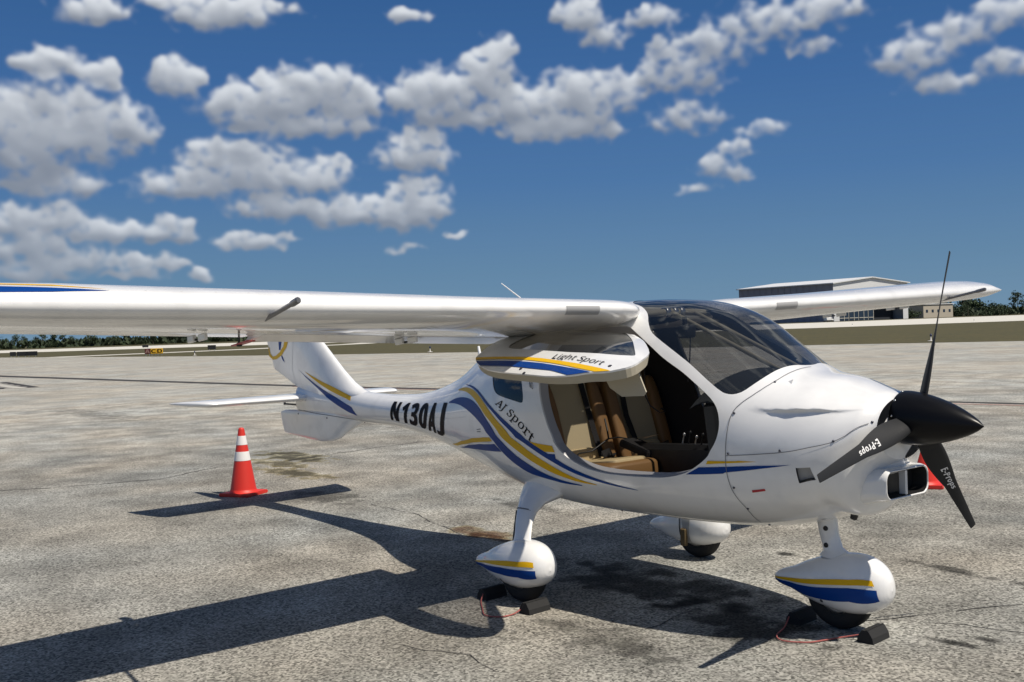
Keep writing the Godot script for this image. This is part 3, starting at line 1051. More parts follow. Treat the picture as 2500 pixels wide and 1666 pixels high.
func build_door(plane: Node3D, hole: PackedVector2Array, window: PackedVector2Array) -> void:
	var s := door_at
	# the lower front corner of the panel is a little sharper than that of the opening
	var out := MB.new()
	patch(out, s, Vector2(-0.08, 1.38), Vector2(-0.2, 0.58), 44, 26, [hole], [window], 0.0, 1.0)
	rim(out, s, hole, 0.0, -0.010, 1.0, -1.0)
	var door := put("door", out, M.white, plane)
	var inn := MB.new()
	patch(inn, s, Vector2(-0.08, 1.38), Vector2(-0.2, 0.58), 44, 26, [hole], [window], -0.055, 1.0, -1.0)
	rim(inn, s, hole, -0.010, -0.055, 1.0, -1.0)
	rim(inn, s, window, -0.004, -0.055)
	put("door_lining", inn, M.beige_trim, door)
	put("door_window", patch(MB.new(), s, Vector2(0.1, 1.35), Vector2(0.0, 0.53), 24, 12, [window], [], -0.003, 1.0), M.tinted, door)
	for d in [["yellow_stripe", "door_yellow", M.yellow, Vector2(1.36, 0.0), Vector2(1.36, -0.04), 6], ["blue_stripe", "door_blue", M.blue, Vector2(1.36, -0.05), Vector2(1.30, -0.15), 5]]:
		var line := outline(d[1])
		line[d[5]] = d[3]
		line[d[5] + 1] = d[4]
		var mb := MB.new()
		for poly in Geometry2D.intersect_polygons(line, hole):
			var b := bounds(poly)
			patch(mb, s, Vector2(b.position.x, b.end.x), Vector2(b.position.y, b.end.y), 26, 5, [poly], [], 0.003, 1.0)
		put(d[0], mb, d[2], door)
	put("lettering", write_on(s, lettering("Light Sport", "Droid Sans", 400, 0.3), outline("light_sport"), 0.003), M.ink, door)
	for q in [Vector2(0.716, -0.128), Vector2(0.78, -0.168), Vector2(1.27, 0.02)]:
		var mb := MB.new()
		mb.lathe(s.call(q.x, q.y), normal_of(s, q.x, q.y, 1.0), [Vector2(0, 0.010), Vector2(0.003, 0.010), Vector2(0.004, 0.0001)], 12)
		put("door_lock", mb, M.screw, door)
	# the pocket that hangs from the door's inner side
	var c: Vector3 = s.call(1.17, 0.10)
	var nn := normal_of(s, 1.17, 0.10, 1.0)
	var mb := MB.new()
	var basis := Basis(Vector3(0.97, -0.05, 0.22).normalized(), 0.16)
	var p := PackedVector2Array([Vector2(-0.10, 0.0), Vector2(0.10, 0.02), Vector2(0.165, -0.15), Vector2(0.15, -0.17), Vector2(0.035, -0.175), Vector2(-0.03, -0.13)])
	var ids := Geometry2D.triangulate_polygon(p)
	for side in [-1.0, 1.0]:
		for t in ids.size() / 3:
			var q := []
			for k in 3:
				var w := p[ids[3 * t + k]]
				q.append(c - nn * 0.045 + Vector3(-0.02, 0, -0.02) + Vector3(w.x, w.y, -0.3 * w.x + 0.004 * side))
			mb.tri(q[0], q[1], q[2])
	for k in p.size():
		var w := p[k]
		var w2 := p[(k + 1) % p.size()]
		var o := c - nn * 0.045 + Vector3(-0.02, 0, -0.02)
		mb.quad(o + Vector3(w.x, w.y, -0.3 * w.x - 0.004), o + Vector3(w2.x, w2.y, -0.3 * w2.x - 0.004), o + Vector3(w2.x, w2.y, -0.3 * w2.x + 0.004), o + Vector3(w.x, w.y, -0.3 * w.x + 0.004))
	put("door_handle_flap", mb, M.beige_trim, door)


func build_cabin(plane: Node3D) -> void:
	# floor, side sills, bulkhead behind the seats, panel and its cowl
	var mb := MB.new()
	var rows := []
	for x in steps(-0.45, 1.48, 16):
		var s := section(STATIONS, x)
		var w := s[3] * pow(maxf(0.0, 1.0 - pow((s[2] - 0.62) / (s[2] - s[0]), s[4])), 1.0 / s[4]) - 0.035
		rows.append(PackedVector3Array([Vector3(x, 0.62, -maxf(w, 0.05)), Vector3(x, 0.62, 0.0), Vector3(x, 0.62, maxf(w, 0.05))]))
	mb.grid(rows, false, true)
	put("cabin_floor", mb, M.lining, plane)
	mb = MB.new()
	var ring := PackedVector3Array()
	for k in 48:
		var v := -1.0 + 4.0 * k / 48.0
		var side := 1.0 if v <= 1.0 else -1.0
		ring.append(fuselage_at(-0.62, v if v <= 1.0 else 2.0 - v, side) * Vector3(1, 1, 0.94))
	mb.fan(ring, Vector3.RIGHT)
	put("rear_bulkhead", mb, M.lining, plane)
	mb = MB.new()
	mb.box(Vector3(1.22, 0.99, 0.0), Vector3(0.10, 0.46, 0.94), Basis(Vector3.BACK, 0.12), 0.02)
	var panel := put("instrument_panel", mb, M.black, plane)
	mb = MB.new()   # the cowl over the panel
	rows = []
	for x in steps(1.08, 1.46, 10):
		var row := PackedVector3Array()
		var top := 1.385 - 0.10 * pow((1.2 - x) / 0.2, 2.0) * (1.0 if x < 1.2 else 0.15)
		for z in steps(-0.49, 0.49, 18):
			row.append(Vector3(x, top - 0.55 * z * z - 0.6 * pow(absf(z), 4.0), z * (1.0 - 0.25 * maxf(0.0, x - 1.2) / 0.3)))
		rows.append(row)
	mb.grid(rows, false, true)
	put("glareshield", mb, M.glare, panel)
	for d in [[0.26, 1.10, 0.075], [0.05, 1.12, 0.055], [-0.26, 1.10, 0.075], [0.1, 0.96, 0.035]]:
		mb = MB.new()
		mb.lathe(Vector3(1.165 - 0.12 * (d[1] - 0.99), d[1], d[0]), Vector3.LEFT, [Vector2(0, d[2]), Vector2(0.012, d[2]), Vector2(0.014, d[2] * 0.85), Vector2(0.009, d[2] * 0.8), Vector2(0.009, 0.001)], 20)
		put("gauge", mb, M.gauge, panel)
	mb = MB.new()
	mb.box(Vector3(0.72, 0.79, 0.0), Vector3(0.95, 0.26, 0.14), Basis(Vector3.BACK, 0.05), 0.03)
	var con := put("center_console", mb, M.black, plane)
	for k in 4:
		mb = MB.new()
		mb.tube([Vector3(0.55 + 0.07 * k, 0.90, -0.04 + 0.025 * k), Vector3(0.57 + 0.075 * k, 0.965 + 0.02 * (k % 2), -0.04 + 0.03 * k)], [0.006, 0.004], 6)
		mb.lathe(Vector3(0.57 + 0.075 * k, 0.965 + 0.02 * (k % 2), -0.04 + 0.03 * k), Vector3.UP, [Vector2(-0.012, 0.002), Vector2(-0.006, 0.009), Vector2(0.006, 0.009), Vector2(0.012, 0.002)], 10)
		put("lever", mb, M.steel if k % 2 == 0 else M.black, con)
	# the bar across under the roof, its clamps and the brace to the pillar
	mb = MB.new()
	mb.tube([Vector3(0.55, 1.705, -0.50), Vector3(0.55, 1.725, 0.0), Vector3(0.55, 1.705, 0.50)], [0.022], 14)
	var bar := put("spar_tube", mb, M.carbon_tube, plane)
	for z in [-0.06, 0.0, 0.07, -0.40]:
		mb = MB.new()
		mb.lathe(Vector3(0.55, 1.722 - 0.1 * z * z, z - 0.015), Vector3.BACK, [Vector2(0, 0.023), Vector2(0, 0.034), Vector2(0.03, 0.034), Vector2(0.03, 0.023)], 16)
		put("clamp", mb, M.steel, bar)
	mb = MB.new()
	mb.tube([Vector3(0.34, 1.71, -0.48), Vector3(0.34, 1.73, 0.0), Vector3(0.34, 1.71, 0.48)], [0.03], 14)
	put("spar_tube", mb, M.carbon_tube, plane)
	for z in [0.02, -0.18]:
		mb = MB.new()
		mb.tube([Vector3(0.57, 1.715, z), Vector3(1.34, 1.35, z - 0.06)], [0.013], 10)
		put("brace_tube", mb, M.carbon_tube, plane)
	mb = MB.new()   # a compass hangs from the brace
	mb.cushion(Vector3(0.70, 1.60, 0.06), Vector3(0.09, 0.08, 0.10), Basis(), 0.45, 14, 8)
	mb.box(Vector3(0.69, 1.655, 0.06), Vector3(0.02, 0.07, 0.02))
	put("compass", mb, M.black, plane)
	mb = MB.new()
	mb.tube([Vector3(0.74, 1.57, 0.07), Vector3(0.735, 1.45, 0.075), Vector3(0.71, 1.30, 0.07)], [0.004], 6)
	put("cable", mb, M.black, plane)

	for s in [1.0, -1.0]:
		var z: float = 0.275 * s
		var lean := Basis(Vector3.BACK, 0.30)
		var at := Vector3(-0.14, 1.02, z)
		mb = MB.new()
		mb.cushion(at, Vector3(0.13, 0.86, 0.50), lean, 0.42, 28, 18)
		mb.cushion(at + lean * Vector3(0.075, -0.06, 0.205), Vector3(0.10, 0.66, 0.10), lean, 0.6)
		mb.cushion(at + lean * Vector3(0.075, -0.06, -0.205), Vector3(0.10, 0.66, 0.10), lean, 0.6)
		var seat := put("seat_back", mb, M.tan_leather, plane)
		mb = MB.new()
		mb.cushion(at + lean * Vector3(0.062, 0.07, 0.0), Vector3(0.05, 0.60, 0.31), lean, 0.22, 28, 16)
		put("seat_panel", mb, M.beige_cloth, seat)
		mb = MB.new()
		mb.cushion(at + lean * Vector3(0.066, -0.305, 0.0), Vector3(0.075, 0.25, 0.31), lean, 0.25, 28, 16)
		put("seat_panel", mb, M.beige_leather, seat)
		mb = MB.new()
		mb.cushion(Vector3(0.21, 0.725, z), Vector3(0.54, 0.17, 0.50), Basis(Vector3.BACK, 0.12), 0.38, 28, 14)
		var bottom := put("seat_cushion", mb, M.tan_leather, plane)
		mb = MB.new()
		mb.cushion(Vector3(0.22, 0.785, z), Vector3(0.42, 0.08, 0.30), Basis(Vector3.BACK, 0.12), 0.25, 24, 10)
		put("seat_panel", mb, M.beige_leather, bottom)
		for q in [1.0, -1.0]:   # shoulder and lap belts
			mb = MB.new()
			strap(mb, [at + lean * Vector3(0.02, 0.45, 0.09 * q), at + lean * Vector3(0.105, 0.34, 0.09 * q), at + lean * Vector3(0.10, 0.0, 0.11 * q), at + lean * Vector3(0.13, -0.25, 0.10 * q), Vector3(0.16, 0.83, z + 0.12 * q)], 0.045)
			if q * s < 0.0:
				put("belt", mb, M.black_cloth, seat)
		mb = MB.new()
		strap(mb, [Vector3(0.02, 0.80, z - 0.24), Vector3(0.14, 0.855, z - 0.10), Vector3(0.22, 0.855, z + 0.05)], 0.045)
		put("belt", mb, M.black_cloth, bottom)
	mb = MB.new()   # a dark clip case beside the console, and a leaflet
	mb.box(Vector3(0.26, 0.87, 0.02), Vector3(0.26, 0.05, 0.15), Basis(Vector3.BACK, -0.25), 0.012)
	var case_node := put("map_case", mb, M.black_cloth, plane)
	mb = MB.new()
	mb.quad(Vector3(0.24, 0.925, -0.06), Vector3(0.36, 0.956, -0.04), Vector3(0.33, 0.948, 0.05), Vector3(0.21, 0.917, 0.03))
	put("leaflet", mb, M.paper, case_node)


func strap(mb: MB, pts: Array, width: float) -> void:
	var rows := []
	for k in pts.size():
		var d: Vector3 = ((pts[mini(k + 1, pts.size() - 1)] as Vector3) - (pts[maxi(k - 1, 0)] as Vector3)).normalized()
		var w := d.cross(Vector3(1, 0.4, 0)).normalized() * width * 0.5
		var up := w.cross(d).normalized() * 0.002
		rows.append(PackedVector3Array([pts[k] - w - up, pts[k] + w - up, pts[k] + w + up, pts[k] - w + up]))
	mb.grid(rows, true, false)


func build_wings(plane: Node3D) -> void:
	var cut := sqrt(0.745)
	var cut2 := sqrt(0.757)
	for side in [1.0, -1.0]:
		var s := wing_at.bind(side, 0.0)
		var zs := [0.25, 0.30, 0.34, 0.38, 0.42, 0.46, 0.50, 0.56] + steps(0.62, 4.1, 20) + [4.15, 4.2, 4.235, 4.26, 4.275, 4.29]
		var main := []
		for t in steps(-cut, cut, 48):
			main.append(t)
		var mb := slab(zs, s, main, side > 0.0)
		var pts := []   # the closed rear face of the fixed part
		for z in zs:
			var a: Vector3 = s.call(z, cut)
			var b: Vector3 = s.call(z, -cut)
			pts.append(PackedVector3Array([a, b]))
		mb.grid(pts, false, side < 0.0)
		var wing := put("wing", mb, M.white, plane)
		# the moving parts behind it
		for f in [["flap", 0.66, 2.38, 0.10 if side > 0.0 else 0.06], ["aileron", 2.395, 4.06, 0.02 if side > 0.0 else -0.16], ["wing_tip", 4.07, 4.29, 0.0]]:
			var d := wing_at.bind(side, f[3])
			var list := []
			for t in steps(cut2, 1.0, 8):
				list.append(t)
			for t in steps(-1.0, -cut2, 8):
				list.append(t)
			mb = slab(steps(f[1], f[2], 14), d, list, side > 0.0)
			var nose := []
			for z in steps(f[1], f[2], 14):
				var a: Vector3 = d.call(z, cut2)
				var b: Vector3 = d.call(z, -cut2)
				nose.append(PackedVector3Array([b, (a + b) * 0.5 + Vector3(0.012, 0, 0), a]))
			mb.grid(nose, false, side > 0.0)
			for e in [f[1], f[2]]:
				var ring := PackedVector3Array()
				for t in list:
					ring.append(d.call(e, t))
				mb.fan(ring, Vector3(0, 0, side if e == f[2] else -side))
			put(f[0], mb, M.white, wing)
		for z in [1.5, 2.75, 3.7]:   # hinge brackets under the trailing edge
			mb = MB.new()
			var h: Vector3 = s.call(z, -cut)
			var b: Vector3 = s.call(z, -0.98)
			mb.box(h + Vector3(0.05, -0.022, 0.0), Vector3(0.09, 0.035, 0.016), Basis(Vector3.BACK, 0.1), 0.004)
			put("hinge_bracket", mb, M.white, wing)
			mb = MB.new()
			mb.box(h + Vector3(-0.085, -0.03, 0.0), Vector3(0.08, 0.036, 0.018), Basis(Vector3.BACK, 0.1), 0.004)
			put("hinge_bracket", mb, M.white, wing)
			mb = MB.new()
			mb.tube([h + Vector3(-0.02, -0.034, -0.012), h + Vector3(-0.02, -0.034, 0.012)], [0.006], 8)
			put("hinge_pin", mb, M.black, wing)
		# the flat window in the leading edge near the root
		var lamp := decal(s, PackedVector2Array([Vector2(0.80, -0.13), Vector2(1.04, -0.13), Vector2(1.04, 0.06), Vector2(0.80, 0.06)]), 0.002, -side, Vector2(0.05, 0.03))
		put("leading_edge_panel", lamp, M.grey_paint, wing)
		# the row of fasteners behind the leading edge
		mb = MB.new()
		for k in 22:
			var z: float = 0.85 + k * 0.15
			mb.lathe(s.call(z, 0.26), normal_of(s, z, 0.26, -side), [Vector2(0, 0.005), Vector2(0.0008, 0.004), Vector2(0.001, 0.0001)], 8)
		var rivets := put("fasteners", mb, M.faint_seam, wing)
		rivets.set_meta("kind", "stuff")
		# the rods that stand forward of the leading edge
		var z0: float = 2.72 if side > 0.0 else 3.25
		var root: Vector3 = s.call(z0, -0.16)
		var tip := root + Vector3(0.30, 0.055, 0.02 * side)
		mb = MB.new()
		mb.tube([root - Vector3(0.06, 0.015, 0), root.lerp(tip, 0.72), root.lerp(tip, 0.78), tip - Vector3(0.008, 0, 0), tip], [0.0105, 0.0105, 0.0145, 0.0145, 0.010], 12)
		put("probe_tube", mb, M.probe, wing)
		# the blue flash near the tip
		var flash := PackedVector2Array([Vector2(3.40, 0.245), Vector2(3.62, 0.205), Vector2(3.95, 0.185), Vector2(4.05, 0.34), Vector2(3.7, 0.30), Vector2(3.5, 0.268)])
		if side > 0.0:
			put("blue_stripe", decal(s, flash, 0.0014, -side, Vector2(0.08, 0.03)), M.blue, wing)
		flash = PackedVector2Array([Vector2(3.40, 0.275), Vector2(3.62, 0.335), Vector2(4.05, 0.40), Vector2(4.05, 0.45), Vector2(3.6, 0.36)])
		if side > 0.0:
			put("yellow_stripe", decal(s, flash, 0.0014, -side, Vector2(0.08, 0.03)), M.yellow, wing)
		mb = MB.new()
		mb.cushion((s.call(4.15, 0.75) as Vector3) + Vector3(0, 0.012, 0), Vector3(0.09, 0.03, 0.05), Basis(), 0.7, 12, 8)
		put("tip_lamp", mb, M.orange_lens if side < 0.0 else M.green_lens, wing)


func build_tail(plane: Node3D) -> void:
	var ts := steps(-1.0, 1.0, 44)
	var ys := [1.0, 1.05, 1.10, 1.13, 1.16, 1.19, 1.22, 1.275, 1.33] + steps(1.4, 1.93, 8) + [1.955, 1.98, 1.992, 2.0]
	var fin := put("fin", slab(ys, fin_at.bind(FIN), ts, false), M.white, plane)
	put("ventral_fin", slab([0.655, 0.662, 0.67, 0.685, 0.70, 0.73, 0.76, 0.80, 0.84, 0.87, 0.90, 0.925, 0.935], fin_at.bind(VENTRAL), ts, false), M.white, plane)
	for d in [["yellow_stripe", "tail_yellow", M.yellow], ["blue_stripe", "tail_blue", M.blue], ["yellow_stripe", "rudder_yellow", M.yellow], ["blue_stripe", "rudder_blue", M.blue], ["blue_stripe", "rudder_blue_tip", M.blue]]:
		put(d[0], decal(tail_side_at, outline(d[1]), 0.003, 1.0, Vector2(0.04, 0.04)), d[2], fin)
	put("rudder_joint", ribbon(tail_side_at, outline("hinge_line"), 0.006, 0.0015), M.faint_seam, fin)
	put("shell_joint", ribbon(tail_side_at, outline("ventral_line"), 0.006, 0.0015), M.seam, fin)
	for q in outline("vscrews"):
		var mb := MB.new()
		mb.lathe(tail_side_at(q.x, q.y), Vector3.BACK, [Vector2(0, 0.009), Vector2(0.003, 0.008), Vector2(0.004, 0.0001)], 10)
		put("screw", mb, M.screw, fin)
	for side in [1.0, -1.0]:
		var zs := steps(0.0, 0.98, 8) + [1.005, 1.03, 1.06, 1.09, 1.12, 1.14, 1.152]
		var st := put("stabilizer", slab(zs, stab_at.bind(side), ts, side > 0.0), M.white, plane)
		var mb := MB.new()
		mb.lathe(Vector3(-4.12, 1.062, 0.03 * side), Vector3(0, 0, side), [Vector2(0, 0.034), Vector2(0.03, 0.034), Vector2(0.042, 0.026), Vector2(0.045, 0.001)], 16)
		put("stabilizer_root", mb, M.white, st)
	var mb := MB.new()
	mb.tube([Vector3(-4.34, 0.985, 0.02), Vector3(-4.60, 0.985, 0.02)], [0.009], 8)
	mb.box(Vector3(-4.60, 1.0, 0.02), Vector3(0.02, 0.05, 0.015))
	put("trim_rod", mb, M.black, plane)


func leg_shape(rows: Array) -> MB:   # rows: centre, chord in x, thickness, direction of thickness
	var mb := MB.new()
	var pts := []
	for r in rows:
		var row := PackedVector3Array()
		for k in 24:
			var a := TAU * k / 24
			row.append((r[0] as Vector3) + Vector3(r[1] * 0.5 * cos(a), 0, 0) + (r[3] as Vector3).normalized() * r[2] * 0.5 * sin(a))
		pts.append(row)
	mb.grid(pts, true, false)
	return mb


func wheel(parent: Node, at: Vector3, r: float, w: float) -> void:
	var mb := MB.new()
	mb.lathe(at - Vector3(0, 0, w / 2), Vector3.BACK, [Vector2(0.01, r * 0.55), Vector2(0.0, r * 0.75), Vector2(w * 0.10, r * 0.93), Vector2(w * 0.28, r * 0.99), Vector2(w * 0.5, r), Vector2(w * 0.72, r * 0.99), Vector2(w * 0.9, r * 0.93), Vector2(w, r * 0.75), Vector2(w - 0.01, r * 0.55)], 36)
	var t := put("tyre", mb, M.rubber, parent)
	mb = MB.new()
	mb.lathe(at - Vector3(0, 0, w / 2 - 0.01), Vector3.BACK, [Vector2(0.01, 0.001), Vector2(0.0, r * 0.3), Vector2(0.012, r * 0.5), Vector2(0.0, r * 0.56), Vector2(w - 0.02, r * 0.56), Vector2(w - 0.032, r * 0.5), Vector2(w - 0.02, 0.001)], 24)
	put("rim", mb, M.steel, t)


func pant_shell(st: Array, dz: float) -> MB:
	var mb := MB.new()
	for side in [1.0, -1.0]:
		var s := func(u: float, vv: float) -> Vector3: return body_at(st, u, vv, side) + Vector3(0, 0, dz)
		for k in st.size() - 1:
			patch(mb, s, Vector2(st[k][0], st[k + 1][0]), Vector2(-1, 1), 3, 30, [], [], 0.0, side)
	return mb


func build_gear(plane: Node3D) -> void:
	for side in [1.0, -1.0]:
		var dz: float = 0.81 * side
		var n := [Vector3(0, 0.75, 0.6 * side), Vector3(0, 0.75, 0.7 * side), Vector3(0, 0.6, 0.8 * side), Vector3(0, 0.45, 0.9 * side), Vector3(0, 0.3, side), Vector3(0, 0.2, side)]
		var leg := put("gear_leg", leg_shape([[Vector3(-0.20, 0.66, 0.36 * side), 0.50, 0.20, n[0]], [Vector3(-0.20, 0.60, 0.47 * side), 0.36, 0.13, n[1]], [Vector3(-0.19, 0.555, 0.56 * side), 0.24, 0.085, n[2]], [Vector3(-0.155, 0.51, 0.635 * side), 0.18, 0.06, n[3]],
				[Vector3(-0.10, 0.45, 0.71 * side), 0.155, 0.045, n[4]], [Vector3(-0.05, 0.38, 0.765 * side), 0.15, 0.042, n[5]], [Vector3(-0.03, 0.33, 0.79 * side), 0.17, 0.06, n[5]]]), M.white, plane)
		var mb := MB.new()
		mb.tube([Vector3(-0.235, 0.50, 0.655 * side), Vector3(-0.165, 0.43, 0.73 * side), Vector3(-0.115, 0.34, 0.79 * side)], [0.006], 6)
		put("brake_line", mb, M.black, leg)
		mb = leg_shape([[Vector3(-0.163, 0.513, 0.63 * side), 0.184, 0.064, n[3]], [Vector3(-0.158, 0.507, 0.638 * side), 0.184, 0.064, n[3]]])
		put("fairing_joint", mb, M.seam, leg)
		var pant := put("wheel_fairing", pant_shell(PANT, dz), M.white, plane)
		var s := func(u: float, vv: float) -> Vector3: return body_at(PANT, u, vv, side) + Vector3(0, 0, dz)
		put("yellow_stripe", decal(s, PackedVector2Array([Vector2(-0.44, 0.09), Vector2(-0.3, 0.166), Vector2(-0.056, 0.201), Vector2(0.108, 0.229), Vector2(0.198, 0.31), Vector2(0.205, 0.146), Vector2(0.113, 0.111), Vector2(-0.05, 0.091), Vector2(-0.272, 0.075), Vector2(-0.435, 0)]), 0.0035, side, Vector2(0.025, 0.03)), M.yellow, pant)
		put("blue_stripe", decal(s, PackedVector2Array([Vector2(-0.445, -0.06), Vector2(-0.333, 0), Vector2(-0.05, 0.05), Vector2(0.113, 0.045), Vector2(0.212, 0.049), Vector2(0.213, -0.312), Vector2(0.11, -0.14), Vector2(-0.053, -0.12), Vector2(-0.275, -0.16), Vector2(-0.435, -0.3)]), 0.0035, side, Vector2(0.025, 0.03)), M.blue, pant)
		mb = MB.new()
		mb.lathe(s.call(-0.08, -0.38), normal_of(s, -0.08, -0.38, side), [Vector2(0, 0.009), Vector2(0.003, 0.008), Vector2(0.004, 0.0001)], 10)
		put("screw", mb, M.screw, pant)
		wheel(plane, Vector3(0.0, 0.180, dz), 0.180, 0.115)
		if side < 0.0:   # the inner side of the far wheel shows its slot, brake and leg
			mb = decal(func(u: float, vv: float) -> Vector3: return body_at(PANT, u, vv, 1.0) + Vector3(0, 0, dz), PackedVector2Array([Vector2(-0.10, 0.85), Vector2(0.02, 0.85), Vector2(0.035, 0.2), Vector2(0.03, -0.6), Vector2(-0.02, -0.6), Vector2(-0.03, 0.1)]), 0.003, 1.0)
			put("leg_slot", mb, M.grey_paint, pant)
			mb = MB.new()
			mb.box(Vector3(-0.01, 0.16, dz + 0.15), Vector3(0.05, 0.12, 0.03), Basis(), 0.006)
			put("brake_caliper", mb, M.brass, pant)
			put("leg_slot_edge", ribbon(func(u: float, vv: float) -> Vector3: return body_at(PANT, u, vv, 1.0) + Vector3(0, 0, dz), PackedVector2Array([Vector2(-0.12, 0.8), Vector2(-0.06, 0.2), Vector2(-0.04, -0.6)]), 0.01, 0.005), M.black, pant)
	# the nose leg
	var up := Vector3.BACK
	var leg := put("nose_leg", leg_shape([[Vector3(1.585, 0.66, 0), 0.125, 0.085, up], [Vector3(1.605, 0.50, 0), 0.115, 0.075, up], [Vector3(1.625, 0.43, 0), 0.115, 0.075, up], [Vector3(1.645, 0.405, 0), 0.15, 0.095, up], [Vector3(1.665, 0.380, 0), 0.23, 0.14, up]]), M.white, plane)
	var mb := MB.new()
	for y in [0.53, 0.44]:
		mb = MB.new()
		mb.lathe(Vector3(1.61, y, 0.034), Vector3.BACK, [Vector2(0, 0.014), Vector2(0.008, 0.013), Vector2(0.009, 0.0001)], 12)
		put("bolt", mb, M.black, leg)
	var pant := put("wheel_fairing", pant_shell(NOSE_PANT, 0.0), M.white, plane)
	for side in [1.0, -1.0]:
		var s := func(u: float, vv: float) -> Vector3: return body_at(NOSE_PANT, u, vv, side)
		put("yellow_stripe", decal(s, PackedVector2Array([Vector2(1.265, 0.06), Vector2(1.35, 0.1), Vector2(1.515, 0.13), Vector2(1.8, 0.221), Vector2(1.91, 0.307), Vector2(1.921, 0.175), Vector2(1.803, 0.117), Vector2(1.515, 0.023), Vector2(1.35, -0.03), Vector2(1.265, -0.08)]), 0.0035, side, Vector2(0.025, 0.03)), M.yellow, pant)
		put("blue_stripe", decal(s, PackedVector2Array([Vector2(1.262, -0.16), Vector2(1.35, -0.09), Vector2(1.515, -0.03), Vector2(1.803, 0.068), Vector2(1.93, 0.077), Vector2(1.937, -0.319), Vector2(1.8, -0.2), Vector2(1.6, -0.3), Vector2(1.497, -0.38), Vector2(1.35, -0.5), Vector2(1.262, -0.6)]), 0.0035, side, Vector2(0.025, 0.03)), M.blue, pant)
		mb = MB.new()
		mb.lathe(s.call(1.62, -0.36), normal_of(s, 1.62, -0.36, side), [Vector2(0, 0.010), Vector2(0.003, 0.009), Vector2(0.004, 0.0001)], 10)
		put("screw", mb, M.screw, pant)
	wheel(plane, Vector3(1.663, 0.19, 0.0), 0.19, 0.12)


